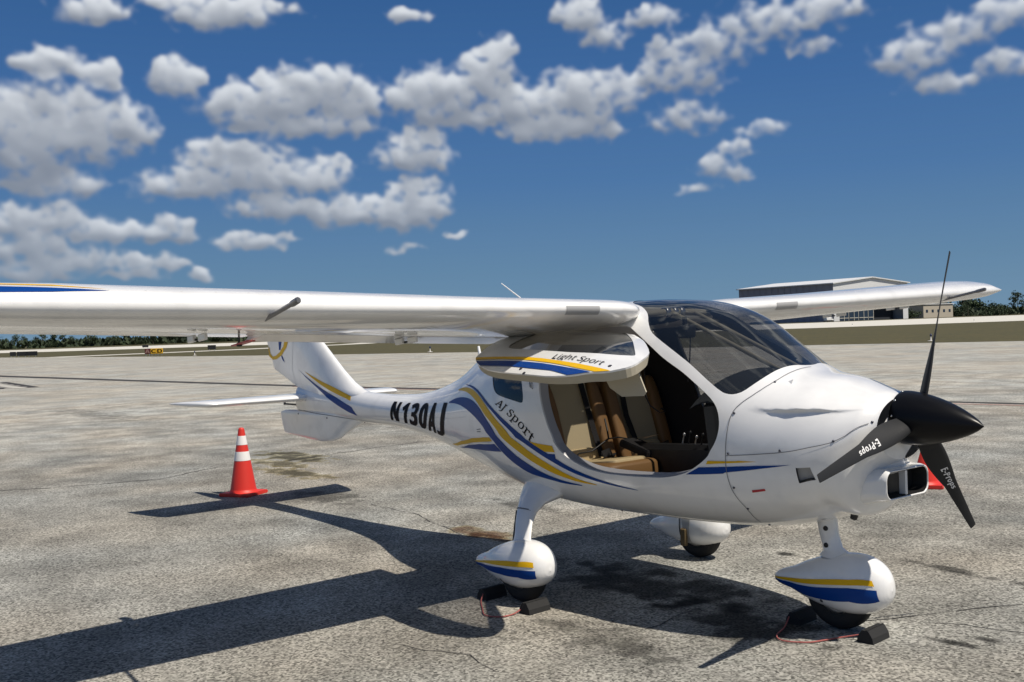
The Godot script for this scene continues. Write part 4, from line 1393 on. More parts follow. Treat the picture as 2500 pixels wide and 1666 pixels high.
func build_nose(plane: Node3D) -> void:
	# the twin air intake under the spinner: a rounded duct that leaves the cowling, with a wall down its middle
	var mb := MB.new()
	var rows := []
	for r in [[1.42, 0.28, 0.60, 0.88, 0.14], [1.56, 0.28, 0.62, 0.88, 0.135], [1.70, 0.27, 0.648, 0.885, 0.12], [1.82, 0.252, 0.680, 0.89, 0.105], [1.92, 0.230, 0.706, 0.894, 0.085], [2.0, 0.212, 0.727, 0.894, 0.065], [2.05, 0.205, 0.735, 0.892, 0.05], [2.072, 0.199, 0.741, 0.887, 0.05], [2.073, 0.194, 0.746, 0.882, 0.048], [2.068, 0.191, 0.749, 0.879, 0.046]]:
		rows.append(rounded(r[0], r[1], r[2], r[3], r[4]))
	mb.grid(rows, true, true)
	var duct := put("intake_duct", mb, M.white, plane)
	mb = MB.new()
	mb.grid([rounded(2.068, 0.191, 0.749, 0.879, 0.046), rounded(1.99, 0.18, 0.756, 0.872, 0.045)], true, true)
	mb.fan(rounded(1.99, 0.18, 0.756, 0.872, 0.045), Vector3.RIGHT)
	put("duct_inside", mb, M.black, duct)
	mb = MB.new()
	mb.box(Vector3(2.045, 0.814, 0.0), Vector3(0.045, 0.13, 0.017), Basis(), 0.006)
	put("duct_divider", mb, M.white, duct)
	mb = MB.new()   # the neck below the spinner
	rows = []
	for r in [[0.85, 1.99, 0.20], [0.89, 2.03, 0.17], [0.95, 2.035, 0.15], [1.02, 2.05, 0.15]]:
		var row := PackedVector3Array()
		for k in 17:
			var a := PI * k / 16.0
			row.append(Vector3(r[1] - 0.12 + 0.12 * sin(a), r[0], -r[2] * cos(a)))
		rows.append(row)
	mb.grid(rows, false, true)
	put("cowling_neck", mb, M.white, plane)
	mb = MB.new()
	mb.tube([Vector3(1.78, 0.70, 0.03), Vector3(1.79, 0.64, 0.03), Vector3(1.775, 0.60, 0.03)], [0.022, 0.022, 0.018], 12)
	put("exhaust_pipe", mb, M.black, plane)
	mb = MB.new()
	mb.tube([Vector3(0.12, 0.50, 0.05), Vector3(0.10, 0.455, 0.05)], [0.008], 8)
	put("belly_drain", mb, M.black, plane)

	# the propeller: spinner, three twisted blades
	var axis := Vector3(cos(0.0673), -sin(0.0673), 0)
	var hub := Vector3(2.142, 1.137, 0)
	mb = MB.new()
	var prof := [Vector2(-0.095, 0.001), Vector2(-0.092, 0.128), Vector2(-0.085, 0.133)]
	for k in 15:
		var t := k / 14.0
		prof.append(Vector2(-0.06 + 0.388 * t, 0.135 * pow(maxf(0.0, 1.0 - pow(t, 1.75)), 0.80) + 0.0005))
	mb.lathe(hub, axis, prof, 48)
	var spinner := put("spinner", mb, M.spinner, plane)
	for k in 10:
		var a := TAU * (k + 0.3) / 10.0
		var dir := Vector3(0, cos(a), sin(a))
		mb = MB.new()
		mb.lathe(hub + axis * -0.072 + dir * 0.1325, dir, [Vector2(0, 0.006), Vector2(0.003, 0.005), Vector2(0.004, 0.0001)], 8)
		put("spinner_screw", mb, M.steel, spinner)
	var side_axis := Vector3(0, 0, 1)
	var up_axis := side_axis.cross(axis).normalized()
	if up_axis.y < 0.0:
		up_axis = -up_axis
	var texts := lettering("E-Props", "Droid Sans", 700, 0.2)
	for k in 3:
		var th := -0.2837 + k * TAU / 3.0
		var rad := up_axis * cos(th) + side_axis * sin(th)
		var turning := up_axis * -sin(th) + side_axis * cos(th)   # the way the blade turns
		var s := func(r: float, t: float) -> Vector3:
			var q := clampf((r - 0.09) / 0.78, 0.0, 1.0)
			var chord := 0.088 + 0.030 * sin(PI * minf(1.0, q * 1.9)) - 0.064 * maxf(0.0, q - 0.25)
			if q > 0.985:
				chord *= 1.0 - 6.0 * (q - 0.985)
			var pitch := deg_to_rad(lerpf(52.0, 17.0, pow(q, 0.75)))
			var thick := lerpf(0.30, 0.09, minf(1.0, q * 2.2)) * 0.5 * chord
			var c := t * t
			var along := (0.38 - c) * chord
			var off := signf(t) * thick * foil(c) + 0.02 * chord * 4.0 * c * (1.0 - c)
			return hub + rad * r + (turning * cos(pitch) + axis * sin(pitch)) * along + (axis * cos(pitch) - turning * sin(pitch)) * off
		mb = MB.new()
		var pts := []
		for r in steps(0.07, 0.80, 24) + [0.82, 0.84, 0.855, 0.864, 0.867]:
			var row := PackedVector3Array()
			for t in steps(-1.0, 1.0, 24):
				row.append(s.call(r, t))
			pts.append(row)
		mb.grid(pts, false, true)
		var blade := put("propeller_blade", mb, M.blade, plane)
		put("lettering", write_on(s, texts, PackedVector2Array([Vector2(0.37, 0.87), Vector2(0.54, 0.87), Vector2(0.54, 0.50), Vector2(0.37, 0.50)]), 0.0012, -1.0), M.white_print, blade)


func rounded(x: float, w: float, y0: float, y1: float, r: float) -> PackedVector3Array:
	var row := PackedVector3Array()
	for k in 40:
		var a := TAU * k / 40
		var cx := signf(cos(a)) * (w - r)
		var cy := (y0 + r) if sin(a) < 0.0 else (y1 - r)
		row.append(Vector3(x, cy + r * sin(a), cx + r * cos(a)))
	return row


# ---------------------------------------------------------------- sky
func hash01(k: int) -> float:
	return fposmod(sin(k * 12.9898) * 43758.5453, 1.0)


# cumulus: puffs by azimuth, elevation and their half sizes in degrees; the same rule all round the sky
func cloud_puffs() -> Array:
	var out := []
	for row in CLOUD_PUFFS:
		for k in row.size() / 4:
			out.append([row[4 * k], row[4 * k + 1], row[4 * k + 2], row[4 * k + 3]])
	var r := RandomNumberGenerator.new()
	r.seed = 77
	for k in 130:   # the rest of the sky is as cloudy as the part in view
		var az := r.randf_range(-15.0, 277.0)
		var el := 3.0 + 75.0 * pow(r.randf(), 1.4)
		var size := r.randf_range(1.2, 4.2)
		for q in 4:
			var w := size * r.randf_range(0.6, 1.2)
			out.append([az + r.randf_range(-1.6, 1.6) * size / cos(deg_to_rad(el)), el + r.randf_range(-0.4, 0.5) * size, w / cos(deg_to_rad(el)), w * r.randf_range(0.4, 0.65)])
	for k in 26:   # above the frame
		var az := r.randf_range(-85.0, -15.0)
		var el := r.randf_range(21.0, 75.0)
		var size := r.randf_range(1.5, 4.0)
		for q in 4:
			var w := size * r.randf_range(0.6, 1.2)
			out.append([az + r.randf_range(-1.6, 1.6) * size / cos(deg_to_rad(el)), el + r.randf_range(-0.4, 0.5) * size, w / cos(deg_to_rad(el)), w * r.randf_range(0.4, 0.65)])
	return out


func clear_sky(el: float) -> Vector3:
	var stops := [[0.0, Vector3(0.180, 0.305, 0.435)], [3.0, Vector3(0.138, 0.265, 0.420)], [8.0, Vector3(0.082, 0.198, 0.410)], [13.0, Vector3(0.055, 0.155, 0.375)], [18.0, Vector3(0.040, 0.125, 0.320)], [40.0, Vector3(0.025, 0.080, 0.215)], [90.0, Vector3(0.020, 0.062, 0.175)]]
	for k in stops.size() - 1:
		if el <= stops[k + 1][0]:
			return (stops[k][1] as Vector3).lerp(stops[k + 1][1], clampf((el - stops[k][0]) / (stops[k + 1][0] - stops[k][0]), 0.0, 1.0))
	return stops[-1][1]


func blurred(a: PackedFloat32Array, w: int, h: int, r: int) -> PackedFloat32Array:
	for pass_ in 2:
		var b := PackedFloat32Array()
		b.resize(w * h)
		var step := 1 if pass_ == 0 else w
		var n := w if pass_ == 0 else h
		for line in (h if pass_ == 0 else w):
			var at := line * w if pass_ == 0 else line
			var sum := 0.0
			for q in range(-r, r + 1):
				sum += a[at + clampi(q, 0, n - 1) * step]
			for q in n:
				b[at + q * step] = sum / (2 * r + 1)
				sum += a[at + mini(q + r + 1, n - 1) * step] - a[at + maxi(q - r, 0) * step]
		a = b
	return a


# a heap of rounder heads on each puff's upper side
func with_heads(puffs: Array) -> Array:
	var r := RandomNumberGenerator.new()
	r.seed = 5
	var out := []
	for p in puffs:
		out.append([p[0], p[1], p[2] * 1.02, p[3] * 0.98, 0.0])
		var stretch: float = clampf(p[2] * cos(deg_to_rad(p[1])) / p[3], 1.0, 4.0)
		for k in int(7 + 5 * stretch):
			var a := deg_to_rad(r.randf_range(-25.0, 205.0))
			var d := sqrt(r.randf_range(0.15, 1.0))
			var size: float = p[3] * r.randf_range(0.26, 0.58)
			out.append([p[0] + p[2] * 0.86 * cos(a) * d, p[1] + p[3] * 0.72 * sin(a) * d, size * 1.12 / cos(deg_to_rad(p[1])), size, p[3] * sqrt(maxf(0.0, 1.0 - d * d)) * 0.8])
	return out


# a window of the sky, az0..az0+span by el0 downwards, as pixels of step degrees
func sky_window(az0: float, el1: float, step: float, w: int, h: int, fine: bool) -> Image:
	var field := PackedFloat32Array()
	field.resize(w * h)
	field.fill(-1.0)
	var bulge := PackedFloat32Array()
	bulge.resize(w * h)
	var warp := noise_of(FastNoiseLite.TYPE_SIMPLEX, 0.55, 5, 3)
	var rough := noise_of(FastNoiseLite.TYPE_SIMPLEX, 0.75, 11, 6 if fine else 3)
	rough.fractal_gain = 0.58
	var wx := PackedFloat32Array()
	var wy := PackedFloat32Array()
	wx.resize(w * h)
	wy.resize(w * h)
	for j in h:
		for i in w:
			var az := az0 + i * step
			var el := el1 - j * step
			wx[j * w + i] = warp.get_noise_2d(az, el * 1.2) * 0.42
			wy[j * w + i] = warp.get_noise_2d(az + 200.0, el * 1.2) * 0.30
	for p in with_heads(cloud_puffs()):
		for turn in [-360.0, 0.0, 360.0]:
			var px: float = p[0] + turn
			var rx: float = p[2] * 1.18
			var ry: float = p[3] * 1.20
			var i0 := maxi(0, int((px - rx * 1.5 - 0.5 - az0) / step))
			var i1 := mini(w - 1, int((px + rx * 1.5 + 0.5 - az0) / step))
			var j0 := maxi(0, int((el1 - p[1] - ry * 1.5 - 0.4) / step))
			var j1 := mini(h - 1, int((el1 - p[1] + ry * 1.5 + 0.4) / step))
			for j in range(j0, j1 + 1):
				for i in range(i0, i1 + 1):
					var k := j * w + i
					var dx: float = (az0 + i * step + wx[k] - px) / rx
					var dy: float = (el1 - j * step + wy[k] - p[1]) / ry
					if dy < 0.0:
						dy *= 1.3   # flatter below
					var d := 1.0 - dx * dx - dy * dy
					if d > field[k]:
						field[k] = d
					if d > 0.0:
						bulge[k] = maxf(bulge[k], p[4] + ry * sqrt(d))
	for j in h:
		for i in w:
			var k := j * w + i
			if field[k] > -0.95:
				var az := az0 + i * step
				var el := el1 - j * step
				var q := rough.get_noise_2d(az, el * 1.2)
				var wisp := smoothstep(-48.0, -40.0, az) * smoothstep(-10.0, -16.0, az) if az < 0.0 else 0.3
				field[k] += q * lerpf(0.62, 0.88, wisp) - lerpf(0.02, 0.06, wisp)
				bulge[k] += q * 0.34
	if fine:
		field = blurred(field, w, h, 1)
	var soft := blurred(blurred(bulge, w, h, 3 if fine else 1), w, h, 2 if fine else 1)
	var data := PackedByteArray()
	data.resize(w * h * 3)
	var s1 := maxi(1, int(0.12 / step))
	for j in h:
		for i in w:
			var k := j * w + i
			var el := el1 - j * step
			var c := clear_sky(maxf(el, 0.0))
			var d := field[k]
			if d > -0.14 and el > 0.0:
				var az := az0 + i * step
				var wisp := smoothstep(-48.0, -40.0, az) * smoothstep(-10.0, -16.0, az) if az < 0.0 else 0.3
				var a := smoothstep(-0.14, lerpf(0.85, 1.2, wisp), d)
				a = a * (0.5 + 0.5 * a) * lerpf(0.97, 0.90, wisp)
				# sun from behind, above and a little to the right: heads bright, undersides grey
				var gx := (soft[j * w + mini(w - 1, i + s1)] - soft[j * w + maxi(0, i - s1)]) / (2.0 * s1 * step)
				var gy := (soft[maxi(0, j - s1) * w + i] - soft[mini(h - 1, j + s1) * w + i]) / (2.0 * s1 * step)
				var n := Vector3(-gx, -gy, 1.15).normalized()
				var lit := clampf(n.dot(Vector3(0.22, 0.80, 0.56)) * 0.80 + 0.14, 0.0, 1.0)
				# less light low in the heap
				var over := 0.0
				for q in [4, 8, 13, 19]:
					over += clampf(field[maxi(0, j - s1 * q) * w + i], 0.0, 1.0)
				lit = clampf(lit * lerpf(1.10, 0.42, clampf(over / 3.2, 0.0, 1.0)) + 0.06, 0.0, 1.0)
				a *= lerpf(1.0, 0.84, clampf(over / 3.0 - 0.1, 0.0, 1.0) * (1.0 - smoothstep(0.3, 0.9, d)))
				var col := Vector3(0.225, 0.26, 0.325).lerp(Vector3(0.78, 0.82, 0.87), lit)
				# thin far air before the low ones
				col = col.lerp(c, 0.40 * exp(-el / 4.0))
				c = c.lerp(col, a)
			var o := Color(c.x, c.y, c.z).linear_to_srgb()
			data[3 * k] = clampi(int(o.r * 255.0 + 0.5), 0, 255)
			data[3 * k + 1] = clampi(int(o.g * 255.0 + 0.5), 0, 255)
			data[3 * k + 2] = clampi(int(o.b * 255.0 + 0.5), 0, 255)
	return Image.create_from_data(w, h, false, Image.FORMAT_RGB8, data)


func make_sky() -> ImageTexture:
	var whole := sky_window(0.0, 90.0, 360.0 / 640.0, 640, 320, false)
	whole.resize(4096, 2048, Image.INTERPOLATE_CUBIC)
	var step := 360.0 / 4096.0
	var i0 := int((360.0 - 86.0) / step)
	var j0 := int((90.0 - 22.0) / step)
	var w := int(72.0 / step)
	var h := int(23.0 / step)
	var part := sky_window(-360.0 + i0 * step, 90.0 - j0 * step, step, w, h, true)
	whole.blit_rect(part, Rect2i(0, 0, w, h), Vector2i(i0, j0))
	return ImageTexture.create_from_image(whole)


# ---------------------------------------------------------------- ground textures
func grain_texture(n: int, freq: float, seed_: int, low: float, high: float, sharp: float) -> ImageTexture:
	var f := noise_of(FastNoiseLite.TYPE_CELLULAR, freq, seed_, 1)
	f.cellular_return_type = FastNoiseLite.RETURN_CELL_VALUE
	f.cellular_jitter = 1.0
	var g := noise_of(FastNoiseLite.TYPE_SIMPLEX, freq * 0.35, seed_ + 1, 3)
	var a := f.get_seamless_image(n, n, false, false, 0.08)
	var b := g.get_seamless_image(n, n, false, false, 0.08)
	a.convert(Image.FORMAT_L8)
	b.convert(Image.FORMAT_L8)
	var da := a.get_data()
	var db := b.get_data()
	var out := PackedByteArray()
	out.resize(n * n)
	var table := PackedByteArray()
	table.resize(256)
	for k in 256:
		table[k] = int(255.0 * clampf(lerpf(low, high, pow(k / 255.0, sharp)), 0.0, 1.0))
	for k in n * n:
		out[k] = table[(da[k] * 3 + db[k] * 1) / 4]
	var im := Image.create_from_data(n, n, false, Image.FORMAT_L8, out)
	im.generate_mipmaps()
	return ImageTexture.create_from_image(im)


# the broad wear of the apron: paler and browner patches, streaks, oil and rust, over 48 m
func apron_texture(n: int, near: bool) -> ImageTexture:
	var broad := noise_of(FastNoiseLite.TYPE_SIMPLEX, 0.006, 3, 4)
	var mid := noise_of(FastNoiseLite.TYPE_SIMPLEX, 0.03, 8, 4)
	var warm := noise_of(FastNoiseLite.TYPE_SIMPLEX, 0.009, 15, 3)
	var a := broad.get_seamless_image(n, n)
	var b := mid.get_seamless_image(n, n)
	var c := warm.get_seamless_image(n, n)
	for im in [a, b, c]:
		im.convert(Image.FORMAT_L8)
	var da := a.get_data()
	var db := b.get_data()
	var dc := c.get_data()
	var out := PackedByteArray()
	out.resize(n * n * 3)
	for k in n * n:
		var v := 0.82 + 0.09 * (da[k] / 255.0 - 0.5) + 0.15 * (db[k] / 255.0 - 0.5)
		if near:   # the aggregate is more worn and darker where airplanes stand
			var gx := absf((k % n) / float(n) * 48.0 - 24.0)
			var gz := absf((k / n) / float(n) * 48.0 - 24.0)
			v -= 0.12 * (1.0 - smoothstep(4.0, 22.0, maxf(gx, gz) + 4.0 * (da[k] / 255.0 - 0.5))) + 0.0
			v += 0.10 * (db[k] / 255.0 - 0.5)
		var w := (dc[k] / 255.0 - 0.5) * 0.05
		out[3 * k] = int(clampf(v * (1.0 + w), 0.0, 1.0) * 255.0)
		out[3 * k + 1] = int(clampf(v * 0.985, 0.0, 1.0) * 255.0)
		out[3 * k + 2] = int(clampf(v * (0.935 - w), 0.0, 1.0) * 255.0)
	# stains where they lie: x, z, size along x and z, how dark, brown or not
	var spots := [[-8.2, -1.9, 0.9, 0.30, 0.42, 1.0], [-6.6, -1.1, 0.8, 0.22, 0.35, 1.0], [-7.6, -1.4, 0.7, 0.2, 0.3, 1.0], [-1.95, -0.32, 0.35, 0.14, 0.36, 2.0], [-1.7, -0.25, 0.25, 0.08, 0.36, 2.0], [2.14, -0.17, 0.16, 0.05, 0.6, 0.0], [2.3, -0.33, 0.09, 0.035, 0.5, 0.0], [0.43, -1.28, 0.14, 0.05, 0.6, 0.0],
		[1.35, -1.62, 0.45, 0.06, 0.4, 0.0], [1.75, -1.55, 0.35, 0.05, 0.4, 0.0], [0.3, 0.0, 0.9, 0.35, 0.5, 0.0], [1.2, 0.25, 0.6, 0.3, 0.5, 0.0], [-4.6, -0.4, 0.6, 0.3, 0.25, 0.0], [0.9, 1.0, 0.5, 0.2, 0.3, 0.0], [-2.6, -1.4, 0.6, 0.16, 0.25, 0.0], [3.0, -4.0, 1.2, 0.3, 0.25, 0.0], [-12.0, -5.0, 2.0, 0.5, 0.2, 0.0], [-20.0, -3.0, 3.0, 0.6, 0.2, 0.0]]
	var ragged := noise_of(FastNoiseLite.TYPE_SIMPLEX, 0.09, 31, 3)
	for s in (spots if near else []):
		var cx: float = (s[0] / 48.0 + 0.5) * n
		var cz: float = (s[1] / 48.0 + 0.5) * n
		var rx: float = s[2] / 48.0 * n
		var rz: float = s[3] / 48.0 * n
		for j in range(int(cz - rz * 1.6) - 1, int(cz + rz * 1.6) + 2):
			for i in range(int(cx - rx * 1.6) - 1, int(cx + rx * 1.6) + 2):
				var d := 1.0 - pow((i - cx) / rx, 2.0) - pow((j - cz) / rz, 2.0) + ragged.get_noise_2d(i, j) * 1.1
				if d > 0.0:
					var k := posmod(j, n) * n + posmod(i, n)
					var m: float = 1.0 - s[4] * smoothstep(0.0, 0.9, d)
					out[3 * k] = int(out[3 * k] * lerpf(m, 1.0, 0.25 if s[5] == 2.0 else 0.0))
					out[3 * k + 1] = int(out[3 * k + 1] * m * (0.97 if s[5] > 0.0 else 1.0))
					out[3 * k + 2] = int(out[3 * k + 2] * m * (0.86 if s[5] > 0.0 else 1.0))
	var im := Image.create_from_data(n, n, false, Image.FORMAT_RGB8, out)
	im.generate_mipmaps()
	return ImageTexture.create_from_image(im)


func grass_texture(n: int) -> ImageTexture:
	var a := noise_of(FastNoiseLite.TYPE_SIMPLEX, 0.02, 41, 5).get_seamless_image(n, n)
	var b := noise_of(FastNoiseLite.TYPE_SIMPLEX, 0.2, 42, 2).get_seamless_image(n, n)
	a.convert(Image.FORMAT_L8)
	b.convert(Image.FORMAT_L8)
	var da := a.get_data()
	var db := b.get_data()
	var out := PackedByteArray()
	out.resize(n * n * 3)
	for k in n * n:
		var t := da[k] / 255.0
		var v := 0.82 + 0.36 * (db[k] / 255.0 - 0.5)
		out[3 * k] = int(clampf(lerpf(0.31, 0.37, t) * v, 0.0, 1.0) * 255.0)
		out[3 * k + 1] = int(clampf(lerpf(0.295, 0.335, t) * v, 0.0, 1.0) * 255.0)
		out[3 * k + 2] = int(clampf(lerpf(0.14, 0.165, t) * v, 0.0, 1.0) * 255.0)
	var im := Image.create_from_data(n, n, false, Image.FORMAT_RGB8, out)
	im.generate_mipmaps()
	return ImageTexture.create_from_image(im)


func sheet(called: String, polys: Array, y: float, material: Material, scale1: float, scale2: float, label: String, parent: Node = self, shift := Vector2.ZERO) -> MeshInstance3D:
	var mb := MB.new()
	for poly in polys:
		var ids := Geometry2D.triangulate_polygon(poly)
		for t in ids.size() / 3:
			mb.tri(Vector3(poly[ids[3 * t]].x, y, poly[ids[3 * t]].y), Vector3(poly[ids[3 * t + 1]].x, y, poly[ids[3 * t + 1]].y), Vector3(poly[ids[3 * t + 2]].x, y, poly[ids[3 * t + 2]].y), Vector3.UP, Vector3.UP, Vector3.UP)
	for p in mb.v:
		mb.uv.append(Vector2(p.x, p.z) / scale1 + shift)
		mb.uv2.append(Vector2(p.x, p.z) / scale2)
	var o := put(called, mb, material, parent)
	if parent == self:
		tag(o, label, "", "", "structure")
	return o


# a jagged strip along a line on the ground
func ground_strip(line: Array, width: float, y: float, jag: float, seed_: int, widen := 0.0) -> MB:
	var r := RandomNumberGenerator.new()
	r.seed = seed_
	var pts := PackedVector2Array()
	for k in line.size() - 1:
		var a: Vector2 = line[k]
		var b: Vector2 = line[k + 1]
		var n := maxi(1, int((b - a).length() / maxf(0.12, jag * 3.0))) if jag > 0.0 else 1
		for i in n:
			pts.append(a.lerp(b, float(i) / n) + Vector2(r.randf_range(-jag, jag), r.randf_range(-jag, jag)))
	pts.append(line[-1])
	var mb := MB.new()
	for k in pts.size() - 1:
		var d := (pts[k + 1] - pts[k]).normalized().orthogonal() * (width + widen * maxf(0.0, -pts[k].x - 4.0)) * 0.5
		var d2 := (pts[k + 1] - pts[k]).normalized().orthogonal() * (width + widen * maxf(0.0, -pts[k + 1].x - 4.0)) * 0.5
		var w0 := d * (r.randf_range(0.4, 1.2) if jag > 0.0 else 1.0)
		var w1 := w0 if jag > 0.0 else d2
		mb.tri(Vector3(pts[k].x - w0.x, y, pts[k].y - w0.y), Vector3(pts[k].x + w0.x, y, pts[k].y + w0.y), Vector3(pts[k + 1].x + w1.x, y, pts[k + 1].y + w1.y), Vector3.UP, Vector3.UP, Vector3.UP)
		mb.tri(Vector3(pts[k].x - w0.x, y, pts[k].y - w0.y), Vector3(pts[k + 1].x + w1.x, y, pts[k + 1].y + w1.y), Vector3(pts[k + 1].x - w1.x, y, pts[k + 1].y - w1.y), Vector3.UP, Vector3.UP, Vector3.UP)
	return mb


func build_ground() -> void:
	var far := PackedVector2Array()
	for k in 24:
		far.append(Vector2.from_angle(TAU * k / 24.0) * 3500.0)
	sheet("grass_field", [far], -0.012, M.grass, 60.0, 3.0, "dry olive green airfield grass reaching to the trees")
	sheet("taxiway", [PackedVector2Array([Vector2(-600, -5), Vector2(-420, -36), Vector2(-266, -70), Vector2(-229, -97), Vector2(-104, -154), Vector2(-82, -186), Vector2(10, -275), Vector2(300, -560), Vector2(420, -900), Vector2(60, -760), Vector2(-223, -500), Vector2(-244, -352), Vector2(-330, -215), Vector2(-430, -130), Vector2(-560, -70)])], -0.008, M.pale, 48.0, 2.5, "pale concrete taxiway crossing the grass in the distance")
	sheet("taxiway", [PackedVector2Array([Vector2(-146, -30), Vector2(-138, -30), Vector2(-138, -62), Vector2(-150, -90), Vector2(-180, -125), Vector2(-190, -120), Vector2(-157, -88), Vector2(-146, -62)])], -0.008, M.pale, 48.0, 2.5, "narrow pale link between the apron and the far taxiway")
	var whole := PackedVector2Array([Vector2(-420, -28), Vector2(-168, -35.2), Vector2(-95, -37.3), Vector2(-74, -39.9), Vector2(-55, -43.6), Vector2(-33.7, -51.0), Vector2(-21.9, -54.1), Vector2(60, -74), Vector2(220, -110), Vector2(220, 200), Vector2(-420, 200)])
	var round_it := []
	for r in [Rect2(-500, -200, 476, 500), Rect2(24, -200, 300, 500), Rect2(-24, -200, 48, 176), Rect2(-24, 24, 48, 300)]:
		round_it.append_array(Geometry2D.intersect_polygons(whole, PackedVector2Array([r.position, Vector2(r.end.x, r.position.y), r.end, Vector2(r.position.x, r.end.y)])))
	var apron := sheet("apron", round_it, 0.0, M.apron, 48.0, 1.9, "wide pale grey apron reaching to the grass")
	sheet("worn_pavement", [PackedVector2Array([Vector2(-24, -24), Vector2(24, -24), Vector2(24, 24), Vector2(-24, 24)])], 0.0, M.worn, 48.0, 1.9, "worn grey pavement of exposed aggregate under the airplane", apron, Vector2(0.5, 0.5))
	var line := [Vector2(-90, -8.2), Vector2(-58.4, -9.9), Vector2(-40.2, -10.85), Vector2(-26.3, -11.65), Vector2(-18.7, -12.6), Vector2(-5.2, -13.85), Vector2(-3.7, -14.0), Vector2(30, -17.2)]
	put("dark_line", ground_strip(line, 0.24, 0.004, 0.0, 1, 0.013), M.tar, apron)
	var beside := []
	for p in line:
		beside.append(p + Vector2(0.06, 0.36))
	put("red_line", ground_strip(beside.slice(3), 0.13, 0.004, 0.0, 2), M.faded_red, apron)
	var cracks := [[Vector2(-37.5, -6.4), Vector2(-38.7, -10.3), Vector2(-39.4, -14.4), Vector2(-37.3, -17.4), Vector2(-36, -24)], [Vector2(-44, -20), Vector2(-30, -29), Vector2(-21.4, -34.4), Vector2(-17, -35.5), Vector2(-3, -38)], [Vector2(-9.6, 2.4), Vector2(-8.05, 1.86), Vector2(-7.46, 0.29), Vector2(-7.92, -0.69), Vector2(-7.76, -1.59), Vector2(-8.2, -4.0)],
		[Vector2(-3.83, -0.45), Vector2(-3.09, -0.46), Vector2(-2.5, -0.3), Vector2(-1.93, -0.15)], [Vector2(0.95, 0.76), Vector2(0.90, 0.5), Vector2(0.87, 0.24)], [Vector2(1.91, -0.38), Vector2(2.1, -0.47), Vector2(2.37, -0.55), Vector2(2.7, -0.62)], [Vector2(1.69, -0.19), Vector2(1.81, -0.47), Vector2(2.13, -1.07)], [Vector2(-60, -24), Vector2(-40, -28), Vector2(-25, -27), Vector2(-5, -31)], [Vector2(2.0, 0.9), Vector2(2.4, 0.65), Vector2(2.8, 0.66)], [Vector2(0.1, 1.9), Vector2(0.6, 1.7), Vector2(0.9, 1.75)]]
	var widths := [0.03, 0.05, 0.02, 0.008, 0.008, 0.009, 0.008, 0.05, 0.008, 0.007]
	for k in cracks.size():
		put("crack", ground_strip(cracks[k], widths[k], 0.003, 0.02 if k > 2 and k != 7 else 0.06, 50 + k), M.tar, apron)
	# the painted letters at the left: white strokes on black
	put("painted_marking", ground_strip([Vector2(-47.5, -6.9), Vector2(-38.9, -6.05)], 1.5, 0.004, 0.0, 3), M.tar, apron)
	for k in 5:
		var mb := MB.new()
		var row := PackedVector3Array()
		for q in 16:
			row.append(Vector3(-46.2 + 1.65 * k + 0.55 * cos(TAU * q / 16.0), 0.008, -6.72 + 0.16 * k + 0.42 * sin(TAU * q / 16.0)))
		mb.fan(row, Vector3.UP)
		put("painted_marking", mb, M.pale, apron)


# ---------------------------------------------------------------- things on the ground
func cone(label: String, at: Vector3, turn: float) -> void:
	var t := thing("traffic_cone", label, "traffic cone", at, turn, "orange cones round the airplane")
	var mb := MB.new()
	mb.box(Vector3(0, 0.018, 0), Vector3(0.37, 0.036, 0.37), Basis(), 0.012)
	mb.lathe(Vector3(0, 0.034, 0), Vector3.UP, [Vector2(0, 0.155), Vector2(0.012, 0.142), Vector2(0.03, 0.134)], 36)
	put("base", mb, M.cone_red, t)
	var r := func(y: float) -> float: return lerpf(0.134, 0.030, (y - 0.06) / 0.64)
	mb = MB.new()
	mb.lathe(Vector3.ZERO, Vector3.UP, [Vector2(0.06, 0.134), Vector2(0.69, r.call(0.69)), Vector2(0.705, 0.024), Vector2(0.71, 0.012), Vector2(0.70, 0.0005)], 36)
	put("cone_body", mb, M.cone_red, t)
	for b in [[0.365, 0.46], [0.53, 0.625]]:
		mb = MB.new()
		mb.lathe(Vector3.ZERO, Vector3.UP, [Vector2(b[0], r.call(b[0]) + 0.0008), Vector2(b[0] + 0.001, r.call(b[0]) + 0.002), Vector2(b[1] - 0.001, r.call(b[1]) + 0.002), Vector2(b[1], r.call(b[1]) + 0.0008)], 36)
		put("white_band", mb, M.band, t)


